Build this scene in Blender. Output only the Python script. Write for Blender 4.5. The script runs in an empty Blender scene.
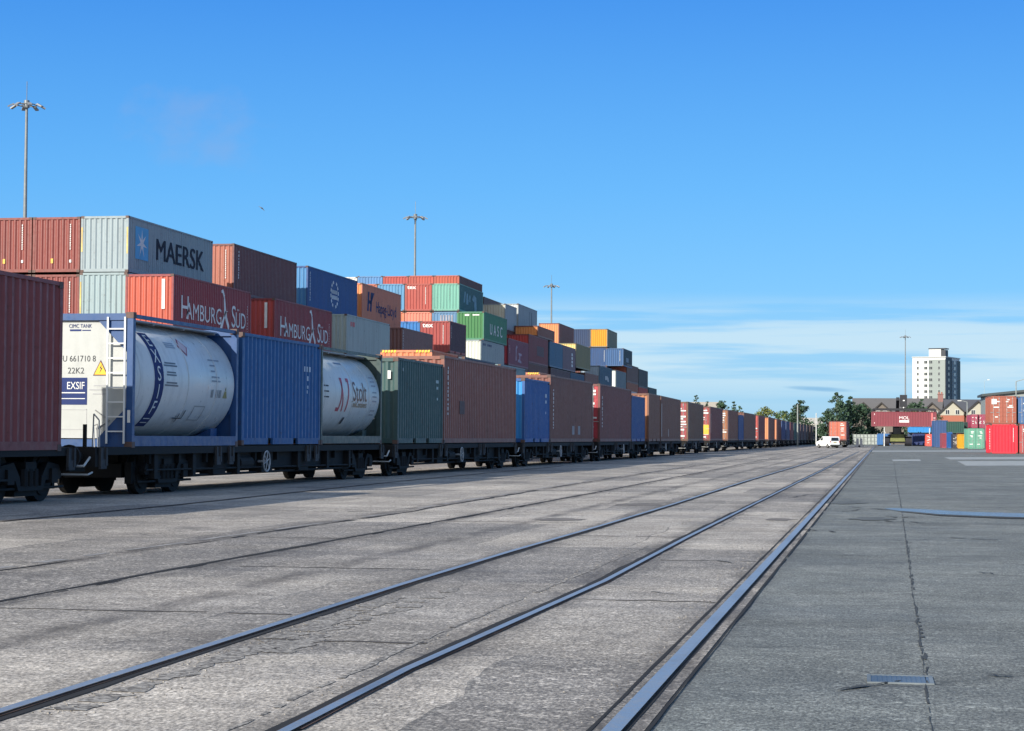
import bpy, bmesh, math, random
from mathutils import Vector, Matrix
random.seed(7)
S = bpy.context.scene
C = S.collection
PI = math.pi
R_ = math.radians

# ------------------------------------------------------------------ camera
F = 1960.0; CAM_H = 1.22; ROLL = 0.0065
PSI = math.atan(348/F*math.cos(0.04)); TH = math.atan((436.6-365.5)/F)
FWD = Vector((-math.sin(PSI)*math.cos(TH), math.cos(PSI)*math.cos(TH), math.sin(TH)))
RIGHT = Vector((math.cos(PSI), math.sin(PSI), 0)); UP = RIGHT.cross(FWD)
q = Matrix.Rotation(-ROLL, 3, FWD)
CR = q @ RIGHT; CU = q @ UP
cam = bpy.data.cameras.new('camera'); camo = bpy.data.objects.new('camera', cam); C.objects.link(camo)
cam.sensor_width = 36; cam.lens = F*36/1024; cam.clip_start = 0.2; cam.clip_end = 8000
m = Matrix((CR, CU, -FWD)).transposed().to_4x4(); m.translation = Vector((0, 0, CAM_H))
camo.matrix_world = m
S.camera = camo
S.render.resolution_x = 1024; S.render.resolution_y = 731

def project(v):
    v = Vector(v) - Vector((0, 0, CAM_H)); d = v.dot(FWD)
    return 512+F*v.dot(CR)/d, 365.5-F*v.dot(CU)/d
def ray(px, py): return FWD + CR*((px-512)/F) + CU*((365.5-py)/F)
def gnd(px, py, z=0.0):                     # a point of the ground plane
    r = ray(px, py); return r*((z-CAM_H)/r.z) + Vector((0, 0, CAM_H))
def atY(px, py, Y): r = ray(px, py); return r*(Y/r.y) + Vector((0, 0, CAM_H))
def atX(px, py, X): r = ray(px, py); return r*(X/r.x) + Vector((0, 0, CAM_H))

# ------------------------------------------------------------------ sky, sun, exposure
SUN_AZ = R_(28); SUN_EL = R_(25)          # sun behind the camera, to the left
sun_dir = Vector((-math.sin(SUN_AZ)*math.cos(SUN_EL), -math.cos(SUN_AZ)*math.cos(SUN_EL), math.sin(SUN_EL)))
W = bpy.data.worlds.new('World'); S.world = W; W.use_nodes = True
nt = W.node_tree; nt.nodes.clear(); N = nt.nodes.new; Lk = nt.links.new
out = N('ShaderNodeOutputWorld'); bg = N('ShaderNodeBackground'); bg.inputs['Strength'].default_value = 0.12
sky = N('ShaderNodeTexSky'); sky.sky_type = 'NISHITA'; sky.sun_disc = False
sky.sun_elevation = SUN_EL; sky.sun_rotation = PI + SUN_AZ
sky.air_density = 1.0; sky.dust_density = 0.35; sky.ozone_density = 3.0; sky.altitude = 0
tc = N('ShaderNodeTexCoord'); sep = N('ShaderNodeSeparateXYZ'); Lk(tc.outputs['Generated'], sep.inputs[0])
def wmath(op, a, b=None, c=None, clamp=False):
    n = N('ShaderNodeMath'); n.operation = op; n.use_clamp = clamp
    for i, v in enumerate((a, b, c)):
        if v is None: continue
        if isinstance(v, (int, float)): n.inputs[i].default_value = v
        else: Lk(v, n.inputs[i])
    return n.outputs[0]
def wnoise(sx, sy, sz, scale, det=5, off=(0, 0, 0)):
    mp = N('ShaderNodeMapping'); mp.inputs['Scale'].default_value = (sx, sy, sz); mp.inputs['Location'].default_value = off
    Lk(tc.outputs['Generated'], mp.inputs[0]); n = N('ShaderNodeTexNoise'); n.inputs['Scale'].default_value = scale
    n.inputs['Detail'].default_value = det; n.inputs['Roughness'].default_value = 0.55; Lk(mp.outputs[0], n.inputs[0]); return n.outputs[0]
def window(x, a, b, c, d):                  # 0 below a, 1 between b and c, 0 above d
    n1 = N('ShaderNodeMapRange'); n1.interpolation_type = 'SMOOTHSTEP'; Lk(x, n1.inputs[0]); n1.inputs[1].default_value = a; n1.inputs[2].default_value = b
    n2 = N('ShaderNodeMapRange'); n2.interpolation_type = 'SMOOTHSTEP'; Lk(x, n2.inputs[0]); n2.inputs[1].default_value = c; n2.inputs[2].default_value = d
    n2.inputs[3].default_value = 1; n2.inputs[4].default_value = 0
    return wmath('MULTIPLY', n1.outputs[0], n2.outputs[0])
hsv = N('ShaderNodeHueSaturation'); hsv.inputs['Saturation'].default_value = 1.12; hsv.inputs['Value'].default_value = 1.0
Lk(sky.outputs[0], hsv.inputs['Color'])
grad = N('ShaderNodeValToRGB'); cr = grad.color_ramp; SKX = 1/(0.12*2**0.85)
stops = [(0.0, (.31, .60, .85)), (.030, (.24, .56, .88)), (.075, (.135, .49, .93)), (.125, (.09, .42, .92)), (.22, (.032, .265, .82)), (.45, (.085, .25, .60)), (1.0, (.13, .27, .52))]
while len(cr.elements) < len(stops): cr.elements.new(.5)
for e, (pz, c_) in zip(cr.elements, stops): e.position = pz; e.color = (c_[0], c_[1], c_[2], 1)
Lk(sep.outputs[2], grad.inputs[0])
gs_ = N('ShaderNodeVectorMath'); gs_.operation = 'SCALE'; Lk(grad.outputs[0], gs_.inputs[0]); gs_.inputs[3].default_value = SKX
skm = N('ShaderNodeMix'); skm.data_type = 'RGBA'; skm.inputs[0].default_value = 0.90; Lk(hsv.outputs[0], skm.inputs[6]); Lk(gs_.outputs[0], skm.inputs[7])
# thin stratus bands low in the sky, a wisp of cirrus and one long grey-blue cloud
band = window(sep.outputs[2], 0.012, 0.036, 0.052, 0.076)
n1 = wnoise(2.4, 2.4, 46, 2.6, 9, (3, 1, 0))
m1 = window(n1, 0.38, 0.58, 2, 3)
cl = wmath('MULTIPLY', wmath('MULTIPLY', band, m1), 0.74)
mixc = N('ShaderNodeMix'); mixc.data_type = 'RGBA'; Lk(cl, mixc.inputs[0]); dt = N('ShaderNodeVectorMath'); dt.operation = 'DOT_PRODUCT'; Lk(tc.outputs['Generated'], dt.inputs[0]); dt.inputs[1].default_value = sun_dir
glow = window(dt.outputs['Value'], 0.0, 1.0, 5, 6)
skg = N('ShaderNodeMix'); skg.data_type = 'RGBA'; Lk(wmath('MULTIPLY', glow, 0.75), skg.inputs[0]); Lk(skm.outputs[2], skg.inputs[6]); skg.inputs[7].default_value = (4.6, 4.5, 4.1, 1)
Lk(skg.outputs[2], mixc.inputs[6])
mixc.inputs[7].default_value = (3.0, 3.85, 4.3, 1)
d_ = ray(820, 389); d_.normalize()
ex = wmath('MULTIPLY', wmath('SUBTRACT', sep.outputs[0], d_.x), 1/0.022)
ez = wmath('MULTIPLY', wmath('ADD', wmath('SUBTRACT', sep.outputs[2], d_.z), wmath('MULTIPLY', wmath('SUBTRACT', sep.outputs[0], d_.x), 0.05)), 1/0.0017)
rr = wmath('ADD', wmath('MULTIPLY', ex, ex), wmath('MULTIPLY', ez, ez))
nb = wnoise(40, 40, 300, 1.0, 4)
lens = window(wmath('ADD', rr, wmath('MULTIPLY', nb, 0.8)), -5, -4, 0.35, 1.25)
lens = wmath('MULTIPLY', lens, 0.55)
mix2 = N('ShaderNodeMix'); mix2.data_type = 'RGBA'; Lk(lens, mix2.inputs[0]); Lk(mixc.outputs[2], mix2.inputs[6]); mix2.inputs[7].default_value = (.55, 1.75, 3.2, 1)
d2 = ray(210, 125); d2.normalize()
ex = wmath('MULTIPLY', wmath('SUBTRACT', sep.outputs[0], d2.x), 1/0.034)
ez = wmath('MULTIPLY', wmath('SUBTRACT', sep.outputs[2], d2.z), 1/0.02)
rr = wmath('ADD', wmath('MULTIPLY', ex, ex), wmath('MULTIPLY', ez, ez))
nb = wnoise(30, 30, 40, 1.0, 5, (2, 2, 2))
wsp = wmath('MULTIPLY', window(wmath('ADD', rr, wmath('MULTIPLY', nb, 5.0)), -5, -4, 1.9, 3.8), 0.30)
mix3 = N('ShaderNodeMix'); mix3.data_type = 'RGBA'; Lk(wsp, mix3.inputs[0]); Lk(mix2.outputs[2], mix3.inputs[6]); mix3.inputs[7].default_value = (1.5, 2.0, 3.2, 1)
Lk(mix3.outputs[2], bg.inputs[0]); Lk(bg.outputs[0], out.inputs[0])
sl = bpy.data.lights.new('sun', 'SUN'); sl.energy = 3.6; sl.angle = R_(0.53); sl.color = (1.0, 0.93, 0.82)
so = bpy.data.objects.new('sun', sl); C.objects.link(so); so.rotation_euler = sun_dir.to_track_quat('Z', 'Y').to_euler(); so.location = (-30, -60, 60)
S.view_settings.view_transform = 'Standard'; S.view_settings.look = 'None'
S.view_settings.exposure = 0.85; S.view_settings.gamma = 1; S.view_settings.use_curve_mapping = False

# ------------------------------------------------------------------ materials
MATS = {}
def newmat(name):
    mt = bpy.data.materials.new(name); mt.use_nodes = True
    return mt, mt.node_tree, mt.node_tree.nodes['Principled BSDF']
def nd(t, kind, **kw):
    n = t.nodes.new(kind)
    for k, v in kw.items():
        if isinstance(k, str) and hasattr(n, k): setattr(n, k, v)
    return n
def tnoise(t, vec, scale, det=4, rough=0.55, sc=(1, 1, 1)):
    mp = t.nodes.new('ShaderNodeMapping'); mp.inputs['Scale'].default_value = sc; t.links.new(vec, mp.inputs[0])
    n = t.nodes.new('ShaderNodeTexNoise'); n.inputs['Scale'].default_value = scale; n.inputs['Detail'].default_value = det; n.inputs['Roughness'].default_value = rough
    t.links.new(mp.outputs[0], n.inputs[0]); return n.outputs[0]
def rng(t, x, a, b, c=0.0, d=1.0, smooth=False):
    n = t.nodes.new('ShaderNodeMapRange'); t.links.new(x, n.inputs[0])
    n.inputs[1].default_value = a; n.inputs[2].default_value = b; n.inputs[3].default_value = c; n.inputs[4].default_value = d
    if smooth: n.interpolation_type = 'SMOOTHSTEP'
    return n.outputs[0]
def mix(t, f, a, b, mode='MIX'):
    n = t.nodes.new('ShaderNodeMix'); n.data_type = 'RGBA'; n.blend_type = mode
    for i, v in ((0, f), (6, a), (7, b)):
        if isinstance(v, (int, float)): n.inputs[i].default_value = v
        elif isinstance(v, tuple): n.inputs[i].default_value = v if len(v) == 4 else v + (1,)
        else: t.links.new(v, n.inputs[i])
    return n.outputs[2]
def mth(t, op, a, b):
    n = t.nodes.new('ShaderNodeMath'); n.operation = op
    for i, v in enumerate((a, b)):
        if isinstance(v, (int, float)): n.inputs[i].default_value = v
        else: t.links.new(v, n.inputs[i])
    return n.outputs[0]
def paint(col, rough=0.45, rust=0.5, metal=0.0, grime=1.0):
    key = ('p', col, rough, rust, metal, grime)
    if key in MATS: return MATS[key]
    mt, t, b = newmat('weathered_paint')
    g = t.nodes.new('ShaderNodeNewGeometry').outputs['Position']
    big = tnoise(t, g, 0.45, 4); streak = tnoise(t, g, 1.0, 5, 0.6, (5, 5, 0.35)); fine = tnoise(t, g, 6, 5, 0.65)
    c = mix(t, rng(t, big, 0.3, 0.7, 0.0, 0.30*grime), col, tuple(min(1, x*0.86+0.03) for x in col))
    c = mix(t, rng(t, streak, 0.48, 0.76, 0.0, 0.55*grime), c, tuple(x*0.45+0.025 for x in col))
    r = mth(t, 'MULTIPLY', rng(t, fine, 0.58, 0.68, 0, rust), rng(t, streak, 0.42, 0.62))
    c = mix(t, r, c, (0.085, 0.038, 0.02))
    t.links.new(c, b.inputs['Base Color'])
    t.links.new(rng(t, fine, 0.3, 0.7, rough-0.08, rough+0.16), b.inputs['Roughness'])
    b.inputs['Metallic'].default_value = metal
    bp = t.nodes.new('ShaderNodeBump'); bp.inputs['Strength'].default_value = 0.35; bp.inputs['Distance'].default_value = 0.05
    t.links.new(big, bp.inputs['Height']); t.links.new(bp.outputs[0], b.inputs['Normal'])
    MATS[key] = mt; return mt
def flat(col, rough=0.6, metal=0.0, name='paint', var=0.25):
    if 'letter' in name or 'marking' in name or name == 'ink': rough = .8
    key = ('f', col, rough, metal, var)
    if key in MATS: return MATS[key]
    mt, t, b = newmat(name)
    g = t.nodes.new('ShaderNodeNewGeometry').outputs['Position']
    n = tnoise(t, g, 2.5, 5)
    t.links.new(mix(t, rng(t, n, 0.35, 0.7, 0, 1), tuple(x*(1-var) for x in col), tuple(min(1, x*(1+var*0.6)) for x in col)), b.inputs['Base Color'])
    b.inputs['Roughness'].default_value = rough; b.inputs['Metallic'].default_value = metal
    MATS[key] = mt; return mt
def glass(col=(0.02, 0.025, 0.03)):
    return flat(col, 0.08, 0.0, 'window_glass', 0.2)
BLACK = flat((0.0035, 0.0035, 0.0045), 0.8, 0, 'black_underframe_dirt', 0.5)
DUST = flat((0.010, 0.0095, 0.010), 0.85, 0, 'dusty_black_steel', 0.5)
STEEL = flat((0.42, 0.42, 0.42), 0.5, 0.6, 'galvanised_steel', 0.2)
WHITE = flat((0.72, 0.73, 0.72), 0.5, 0, 'white_marking', 0.12)

# ------------------------------------------------------------------ mesh helpers
class MB:
    def __init__(s): s.v = []; s.f = []
    def quad(s, *p):
        n = len(s.v); s.v += [tuple(x) for x in p]; s.f.append(tuple(range(n, n+len(p))))
    def box(s, x0, x1, y0, y1, z0, z1, M=None):
        n = len(s.v)
        P = [(x0, y0, z0), (x1, y0, z0), (x1, y1, z0), (x0, y1, z0), (x0, y0, z1), (x1, y0, z1), (x1, y1, z1), (x0, y1, z1)]
        if M is not None: P = [tuple(M @ Vector(p)) for p in P]
        s.v += P
        s.f += [tuple(n+i for i in f) for f in ((0, 3, 2, 1), (4, 5, 6, 7), (0, 1, 5, 4), (1, 2, 6, 5), (2, 3, 7, 6), (3, 0, 4, 7))]
    def tube(s, a, b, r, n=8, r2=None, caps=True):
        a = Vector(a); b = Vector(b); d = (b-a).normalized(); u = d.orthogonal().normalized(); w = d.cross(u)
        if r2 is None: r2 = r
        k = len(s.v)
        for (c, rr) in ((a, r), (b, r2)):
            for i in range(n):
                t = 2*PI*i/n; s.v.append(tuple(c+(u*math.cos(t)+w*math.sin(t))*rr))
        for i in range(n):
            j = (i+1) % n; s.f.append((k+i, k+j, k+n+j, k+n+i))
        if caps: s.f.append(tuple(k+n-1-i for i in range(n))); s.f.append(tuple(k+n+i for i in range(n)))
    def path(s, pts, r, n=6):
        for a, b in zip(pts[:-1], pts[1:]): s.tube(a, b, r, n)
    def prism(s, poly, axis, a, b):       # poly in the other two axes
        def P(u, v, w): return {'x': (w, u, v), 'y': (u, w, v), 'z': (u, v, w)}[axis]
        n = len(poly); k = len(s.v)
        s.v += [P(u, v, a) for u, v in poly] + [P(u, v, b) for u, v in poly]
        for i in range(n):
            j = (i+1) % n; s.f.append((k+i, k+j, k+n+j, k+n+i))
        s.f.append(tuple(k+n-1-i for i in range(n))); s.f.append(tuple(k+n+i for i in range(n)))
    def lathe_y(s, prof, cx, cz, n=40):   # prof: (y, r)
        k = len(s.v)
        for y, r in prof:
            for i in range(n):
                t = 2*PI*i/n; s.v.append((cx+r*math.cos(t), y, cz+r*math.sin(t)))
        for a in range(len(prof)-1):
            for i in range(n):
                j = (i+1) % n; s.f.append((k+a*n+i, k+a*n+j, k+(a+1)*n+j, k+(a+1)*n+i))
    def mesh(s, name, smooth=False):
        me = bpy.data.meshes.new(name); me.from_pydata(s.v, [], s.f)
        bm = bmesh.new(); bm.from_mesh(me); bmesh.ops.recalc_face_normals(bm, faces=bm.faces); bm.to_mesh(me); bm.free()
        if smooth:
            for p in me.polygons: p.use_smooth = True
        me.update(); return me
def link(name, me, mat, parent=None, loc=None, rot=None):
    if mat is not None and len(me.materials) == 0: me.materials.append(mat)
    o = bpy.data.objects.new(name, me); C.objects.link(o)
    if parent: o.parent = parent
    if loc is not None: o.location = loc
    if rot is not None: o.rotation_euler = rot
    return o
def part(name, mb, mat, parent=None, smooth=False): return link(name, mb.mesh(name, smooth), mat, parent)
def thing(name, label, cat, loc=(0, 0, 0), rz=0, group=None):
    o = bpy.data.objects.new(name, None); C.objects.link(o); o.location = loc; o.rotation_euler = (0, 0, rz); o.empty_display_size = 0.3
    o['label'] = label; o['category'] = cat
    if group: o['group'] = group
    return o
def tag(o, label, cat, group=None):
    o['label'] = label; o['category'] = cat
    if group: o['group'] = group
    return o
def struct(name, mb, mat, smooth=False):
    o = part(name, mb, mat, None, smooth); o['kind'] = 'structure'; return o
def copy_tree(o, parent=None):
    c = o.copy(); C.objects.link(c)
    if parent: c.parent = parent
    for ch in list(o.children): copy_tree(ch, c)
    return c

# ------------------------------------------------------------------ ground
RAIL_LINES = ((-3.80, .0105, .34), (-2.47, .0160, .34), (-1.09, .0107, .30), (-6.18, .0115, .30), (-7.6, .008, .30), (-5.0, .012, .22))
def ground_material(kind):
    mt, t, b = newmat(kind)
    g = t.nodes.new('ShaderNodeNewGeometry').outputs['Position']
    big = tnoise(t, g, 0.16, 5, 0.6); mid = tnoise(t, g, 0.9, 6, 0.65, (1.6, 0.55, 1)); stre = tnoise(t, g, 0.35, 6, 0.7, (0.5, 1.7, 1))
    stone = t.nodes.new('ShaderNodeTexVoronoi'); stone.inputs['Scale'].default_value = 75; t.links.new(g, stone.inputs[0])
    stone2 = t.nodes.new('ShaderNodeTexVoronoi'); stone2.inputs['Scale'].default_value = 28; t.links.new(g, stone2.inputs[0])
    spk = tnoise(t, g, 38, 3, 0.8)
    sepc = t.nodes.new('ShaderNodeSeparateColor'); t.links.new(stone.outputs['Color'], sepc.inputs[0])
    sepd = t.nodes.new('ShaderNodeSeparateColor'); t.links.new(stone2.outputs['Color'], sepd.inputs[0])
    if kind == 'concrete_paving': base, dark, light = (0.335, 0.311, 0.280), (0.185, 0.171, 0.153), (0.53, 0.505, 0.47)
    else: base, dark, light = (0.168, 0.178, 0.168), (0.082, 0.090, 0.088), (0.28, 0.288, 0.270)
    c = mix(t, rng(t, big, 0.35, 0.65), base, tuple(x*0.80 for x in base))
    c = mix(t, rng(t, stre, 0.52, 0.74, 0, 0.55, True), c, dark)
    c = mix(t, rng(t, mid, 0.50, 0.75, 0, 0.5, True), c, light)
    if kind == 'concrete_paving':
        br = t.nodes.new('ShaderNodeTexBrick'); br.inputs['Scale'].default_value = 1; br.inputs['Brick Width'].default_value = 1.75; br.inputs['Row Height'].default_value = 5.5
        br.inputs['Mortar Size'].default_value = 0.014; br.offset = 0.37
        br.inputs['Color1'].default_value = (0.48, 0.48, 0.49, 1); br.inputs['Color2'].default_value = (1.42, 1.38, 1.32, 1); br.inputs['Mortar'].default_value = (0.5, 0.5, 0.5, 1)
        wob = t.nodes.new('ShaderNodeVectorMath'); wob.operation = 'ADD'; t.links.new(g, wob.inputs[0])
        wn = t.nodes.new('ShaderNodeTexNoise'); wn.inputs['Scale'].default_value = 0.8; t.links.new(g, wn.inputs[0])
        wsub = t.nodes.new('ShaderNodeVectorMath'); wsub.operation = 'MULTIPLY'; wsub.inputs[1].default_value = (0.25, 0.9, 0); t.links.new(wn.outputs['Color'], wsub.inputs[0])
        t.links.new(wsub.outputs[0], wob.inputs[1]); t.links.new(wob.outputs[0], br.inputs[0])
        c = mix(t, 0.85, c, br.outputs[0], 'MULTIPLY')
    else:
        c = mix(t, 0.0, c, c)
    # aggregate: pale and dark stones showing in a worn surface
    c = mix(t, rng(t, sepc.outputs[0], 0.70, 1.0, 0, 0.55), c, tuple(min(1, x*1.9+0.03) for x in base))
    c = mix(t, rng(t, sepc.outputs[1], 0.62, 1.0, 0, 0.75), c, tuple(x*0.35 for x in base))
    c = mix(t, rng(t, sepd.outputs[0], 0.86, 1.0, 0, 0.55), c, tuple(min(1, x*1.9) for x in base))
    c = mix(t, rng(t, spk, 0.58, 0.78, 0, 0.5), c, dark)
    grit = tnoise(t, g, 17, 8, 0.85); c = mix(t, 1.0, c, mix(t, rng(t, grit, .32, .68), (.80, .80, .80), (1.2, 1.2, 1.2)), 'MULTIPLY')
    grit2 = tnoise(t, g, 60, 2, 0.9, (1, .35, 1)); c = mix(t, 1.0, c, mix(t, rng(t, grit2, .36, .64), (.58, .58, .58), (1.48, 1.48, 1.46)), 'MULTIPLY')
    blot = tnoise(t, g, 0.42, 9, 0.68); c = mix(t, 1.0, c, mix(t, rng(t, blot, .36, .64), (.76, .76, .77), (1.19, 1.18, 1.17)), 'MULTIPLY')
    blot2 = tnoise(t, g, 2.1, 7, 0.7, (.7, 1.3, 1)); c = mix(t, 1.0, c, mix(t, rng(t, blot2, .38, .62), (.84, .84, .84), (1.12, 1.12, 1.12)), 'MULTIPLY')
    # rolled-in dirt beside the rails and the crane rail
    sx = t.nodes.new('ShaderNodeSeparateXYZ'); t.links.new(g, sx.inputs[0])
    dn = tnoise(t, g, 1.3, 7, 0.7, (2.2, .5, 1)); tot = None
    for a_, b_, w_ in RAIL_LINES:
        d_ = mth(t, 'ABSOLUTE', mth(t, 'SUBTRACT', mth(t, 'SUBTRACT', sx.outputs[0], mth(t, 'MULTIPLY', sx.outputs[1], b_)), a_), 0)
        m_ = rng(t, d_, 0.02, w_, 1.0, 0.0, True); tot = m_ if tot is None else mth(t, 'MAXIMUM', tot, m_)
    dm = mth(t, 'MULTIPLY', tot, rng(t, dn, .36, .60)); c = mix(t, mth(t, 'MULTIPLY', dm, .72), c, (.055, .048, .042))
    # fine cracks
    wv = t.nodes.new('ShaderNodeTexVoronoi'); wv.feature = 'DISTANCE_TO_EDGE'; wv.inputs['Scale'].default_value = 0.32
    wm = t.nodes.new('ShaderNodeVectorMath'); wm.operation = 'ADD'; t.links.new(g, wm.inputs[0])
    wn2 = t.nodes.new('ShaderNodeTexNoise'); wn2.inputs['Scale'].default_value = 1.4; wn2.inputs['Detail'].default_value = 6; t.links.new(g, wn2.inputs[0])
    wmul = t.nodes.new('ShaderNodeVectorMath'); wmul.operation = 'MULTIPLY'; wmul.inputs[1].default_value = (1.2, 1.2, 0); t.links.new(wn2.outputs['Color'], wmul.inputs[0])
    t.links.new(wmul.outputs[0], wm.inputs[1]); t.links.new(wm.outputs[0], wv.inputs[0])
    crk = mth(t, 'MULTIPLY', rng(t, wv.outputs[0], 0.0, 0.010, 1, 0), rng(t, big, 0.48, 0.60))
    c = mix(t, mth(t, 'MULTIPLY', crk, 0.7), c, tuple(x*0.25 for x in base))
    oil = tnoise(t, g, 0.5, 3, 0.5, (1, 0.7, 1))
    c = mix(t, rng(t, oil, 0.66, 0.76, 0, 0.55, True), c, tuple(x*0.4 for x in base))
    t.links.new(c, b.inputs['Base Color'])
    t.links.new(rng(t, stre, 0.3, 0.7, 0.70, 0.88), b.inputs['Roughness'])
    b.inputs['Specular IOR Level'].default_value = 0.3
    bp = t.nodes.new('ShaderNodeBump'); bp.inputs['Strength'].default_value = 0.55; bp.inputs['Distance'].default_value = 0.010
    h = mth(t, 'ADD', sepc.outputs[0], mth(t, 'MULTIPLY', mid, 1.5)); t.links.new(h, bp.inputs['Height']); t.links.new(bp.outputs[0], b.inputs['Normal'])
    return mt
ASPH = ground_material('worn_asphalt'); CONC = ground_material('concrete_paving')
g0 = MB(); g0.quad((-3000, -200, 0), (3000, -200, 0), (3000, 5000, 0), (-3000, 5000, 0)); struct('ground', g0, ASPH)
def crane_x(y): return -1.00 + (y-8.0)*0.0109
cp = MB()
ys = [-60, 0, 8, 20, 40, 80, 120, 180, 260, 330]
for a, b in zip(ys[:-1], ys[1:]): cp.quad((-31.0, a, .004), (crane_x(a)-.06, a, .004), (crane_x(b)-.06, b, .004), (-31.0, b, .004))
struct('concrete_paving', cp, CONC)
sp = MB(); sp.box(-62, -31.0, 60, 420, -0.3, 0.12); struct('stacking_pad', sp, CONC)

def ribbon(pts, off, w, z, jit=0.0, gap=None, step=0.6, seed=1):
    """a flat strip along world points: off = sideways offset, w = width"""
    rnd = random.Random(seed); mb = MB(); P = []
    for a, b in zip(pts[:-1], pts[1:]):
        a = Vector((a[0], a[1], 0)); b = Vector((b[0], b[1], 0)); n = max(1, int((b-a).length/step))
        if jit == 0: n = max(1, min(n, 4))
        for i in range(n): P.append(a.lerp(b, i/n))
    P.append(Vector((pts[-1][0], pts[-1][1], 0)))
    prev = None; j1 = j2 = 0
    for i, p in enumerate(P):
        d = (P[min(i+1, len(P)-1)]-P[max(i-1, 0)]).normalized(); s = Vector((d.y, -d.x, 0))
        j1 = j1*0.6+rnd.uniform(-jit, jit); j2 = j2*0.6+rnd.uniform(-jit, jit)
        L = p+s*(off-w/2+j1); Rr = p+s*(off+w/2+j2)
        cur = ((L.x, L.y, z), (Rr.x, Rr.y, z))
        if prev and not (gap and rnd.random() < gap): mb.quad(prev[0], prev[1], cur[1], cur[0])
        prev = cur
    return mb
RAILSTEEL, t, b = newmat('worn_rail_steel')
g = t.nodes.new('ShaderNodeNewGeometry').outputs['Position']
n = tnoise(t, g, 1.2, 5, 0.6, (3, 0.4, 1)); n2 = tnoise(t, g, 30, 3)
t.links.new(mix(t, rng(t, n, 0.5, 0.75, 0, 0.45), (0.43, 0.44, 0.44), (0.16, 0.14, 0.125)), b.inputs['Base Color'])
b.inputs['Metallic'].default_value = 0.75; t.links.new(rng(t, n2, 0.3, 0.7, 0.34, 0.50), b.inputs['Roughness'])
GROOVE = flat((0.006, 0.0055, 0.006), 0.95, 0, 'flangeway_shade', 0.5)  # flat black paints in the shade of grooves that have no depth
RUSTY = flat((0.16, 0.145, 0.13), 0.85, 0, 'dirty_concrete_fill', 0.45)
RUST = flat((.075, .042, .028), .9, 0, 'rail_rust', .5)
def wp(l): return [tuple(gnd(x, y)[:2]) for x, y in l]
def back(pts, y0=1.0):                      # carry a track on behind the camera
    (x1, y1), (x2, y2) = pts[0], pts[1]; t = (y0-y1)/(y2-y1); return [(x1+(x2-x1)*t, y0)] + pts
railA = back(wp([(0, 715), (400, 586.8), (512, 552.5), (600, 527.2), (672, 505.4), (744.5, 482), (800, 465.5), (842, 452)]))
railB = back(wp([(284, 731), (400, 672), (600, 583), (684, 538.6), (800, 481), (823.4, 469.6), (859, 451.5)]))
railC = back(wp([(0, 602), (200, 564.8), (400, 528.9), (600, 491.8), (697.7, 473), (800, 452.5)]))
railD = back(wp([(0, 571), (200, 543), (400, 513.5), (464, 502.5), (600, 480), (697, 465.5)]))
railE = wp([(0, 522), (170, 506), (400, 481.5), (560, 466.5)])
crane = [(crane_x(y), y) for y in (0, 8, 20, 60, 120, 200, 300)]
def rail_set(name, pts, head_off, head_w, gr_off, gr_w, seed, headmat=RAILSTEEL):
    if gr_w: struct('rail_groove', ribbon(pts, gr_off, gr_w, .008, .012, None, 0.45, seed), GROOVE)
    if head_w: struct('embedded_rail', ribbon(pts, head_off, head_w, .020), headmat); struct('rail_rust', ribbon(pts, head_off-head_w/2-.010, .020, .0105, .004, .05, .35, seed+70), RUST); struct('rail_rust', ribbon(pts, head_off+head_w/2+.006, .014, .0115, .003, .05, .35, seed+80), RUST)
rail_set('a', railA, 0, .062, .062, .05, 3); struct('rail_groove', ribbon(railA, -.06, .018, .008, .008, .25, .4, 31), GROOVE)
rail_set('b', railB, 0.035, .052, -.03, .075, 4)
rail_set('c', railC, 0, 0, 0, .055, 5)
struct('rail_groove', ribbon(railC, .06, .02, .008, .012, .5, .5, 6), GROOVE)
struct('rail_groove', ribbon(railD, 0, .05, .008, .035, .12, .5, 7), GROOVE)
struct('rail_edge_fill', ribbon(railD, -.17, .09, .0075, .03, .35, .5, 17), flat((.27, .26, .25), .8, 0, 'broken_edge', .3))
rail_set('e', railE, 0.03, .05, -.02, .05, 8, RUSTY)
struct('rail_groove', ribbon(crane, -.10, .020, .009, .003, None, .4, 9), GROOVE)
struct('rail_edge_fill', ribbon(crane, 0.012, .215, .006), CONC)
struct('embedded_rail', ribbon(crane, 0, .080, .022), RAILSTEEL)
struct('rail_groove', ribbon(crane, .050, .020, .010, .003, None, .4, 10), GROOVE)
struct('rail_groove', ribbon(crane, .135, .018, .009, .004, .05, .4, 11), GROOVE)
JT = flat((.085, .075, .066), .9, 0, 'joint_dirt', .5)
for i, (y_, xa, xb) in enumerate(((11.3, -3.55, -2.5), (12.9, -5.9, -3.8), (14.6, -2.2, -1.05), (17.5, -5.8, -3.7), (19.5, -2.1, -1.0), (22.5, -7.3, -6.0), (24.0, -3.5, -2.1), (27.5, -5.7, -3.6), (30.5, -10.5, -7.5), (31.0, -2.0, -.9), (37.0, -5.6, -2.0), (44, -7.2, -5.7), (47, -3.2, -.7), (58, -7, -1.5), (72, -8, -1.2))):
    n__ = 7; pts = [(xa+(xb-xa)*k_/n__, y_+random.uniform(-.04, .04)) for k_ in range(n__+1)]
    struct('slab_joint', ribbon(pts, 0, .035+.0008*y_, .0068, .010, .12, .14, 60+i), JT)
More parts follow.
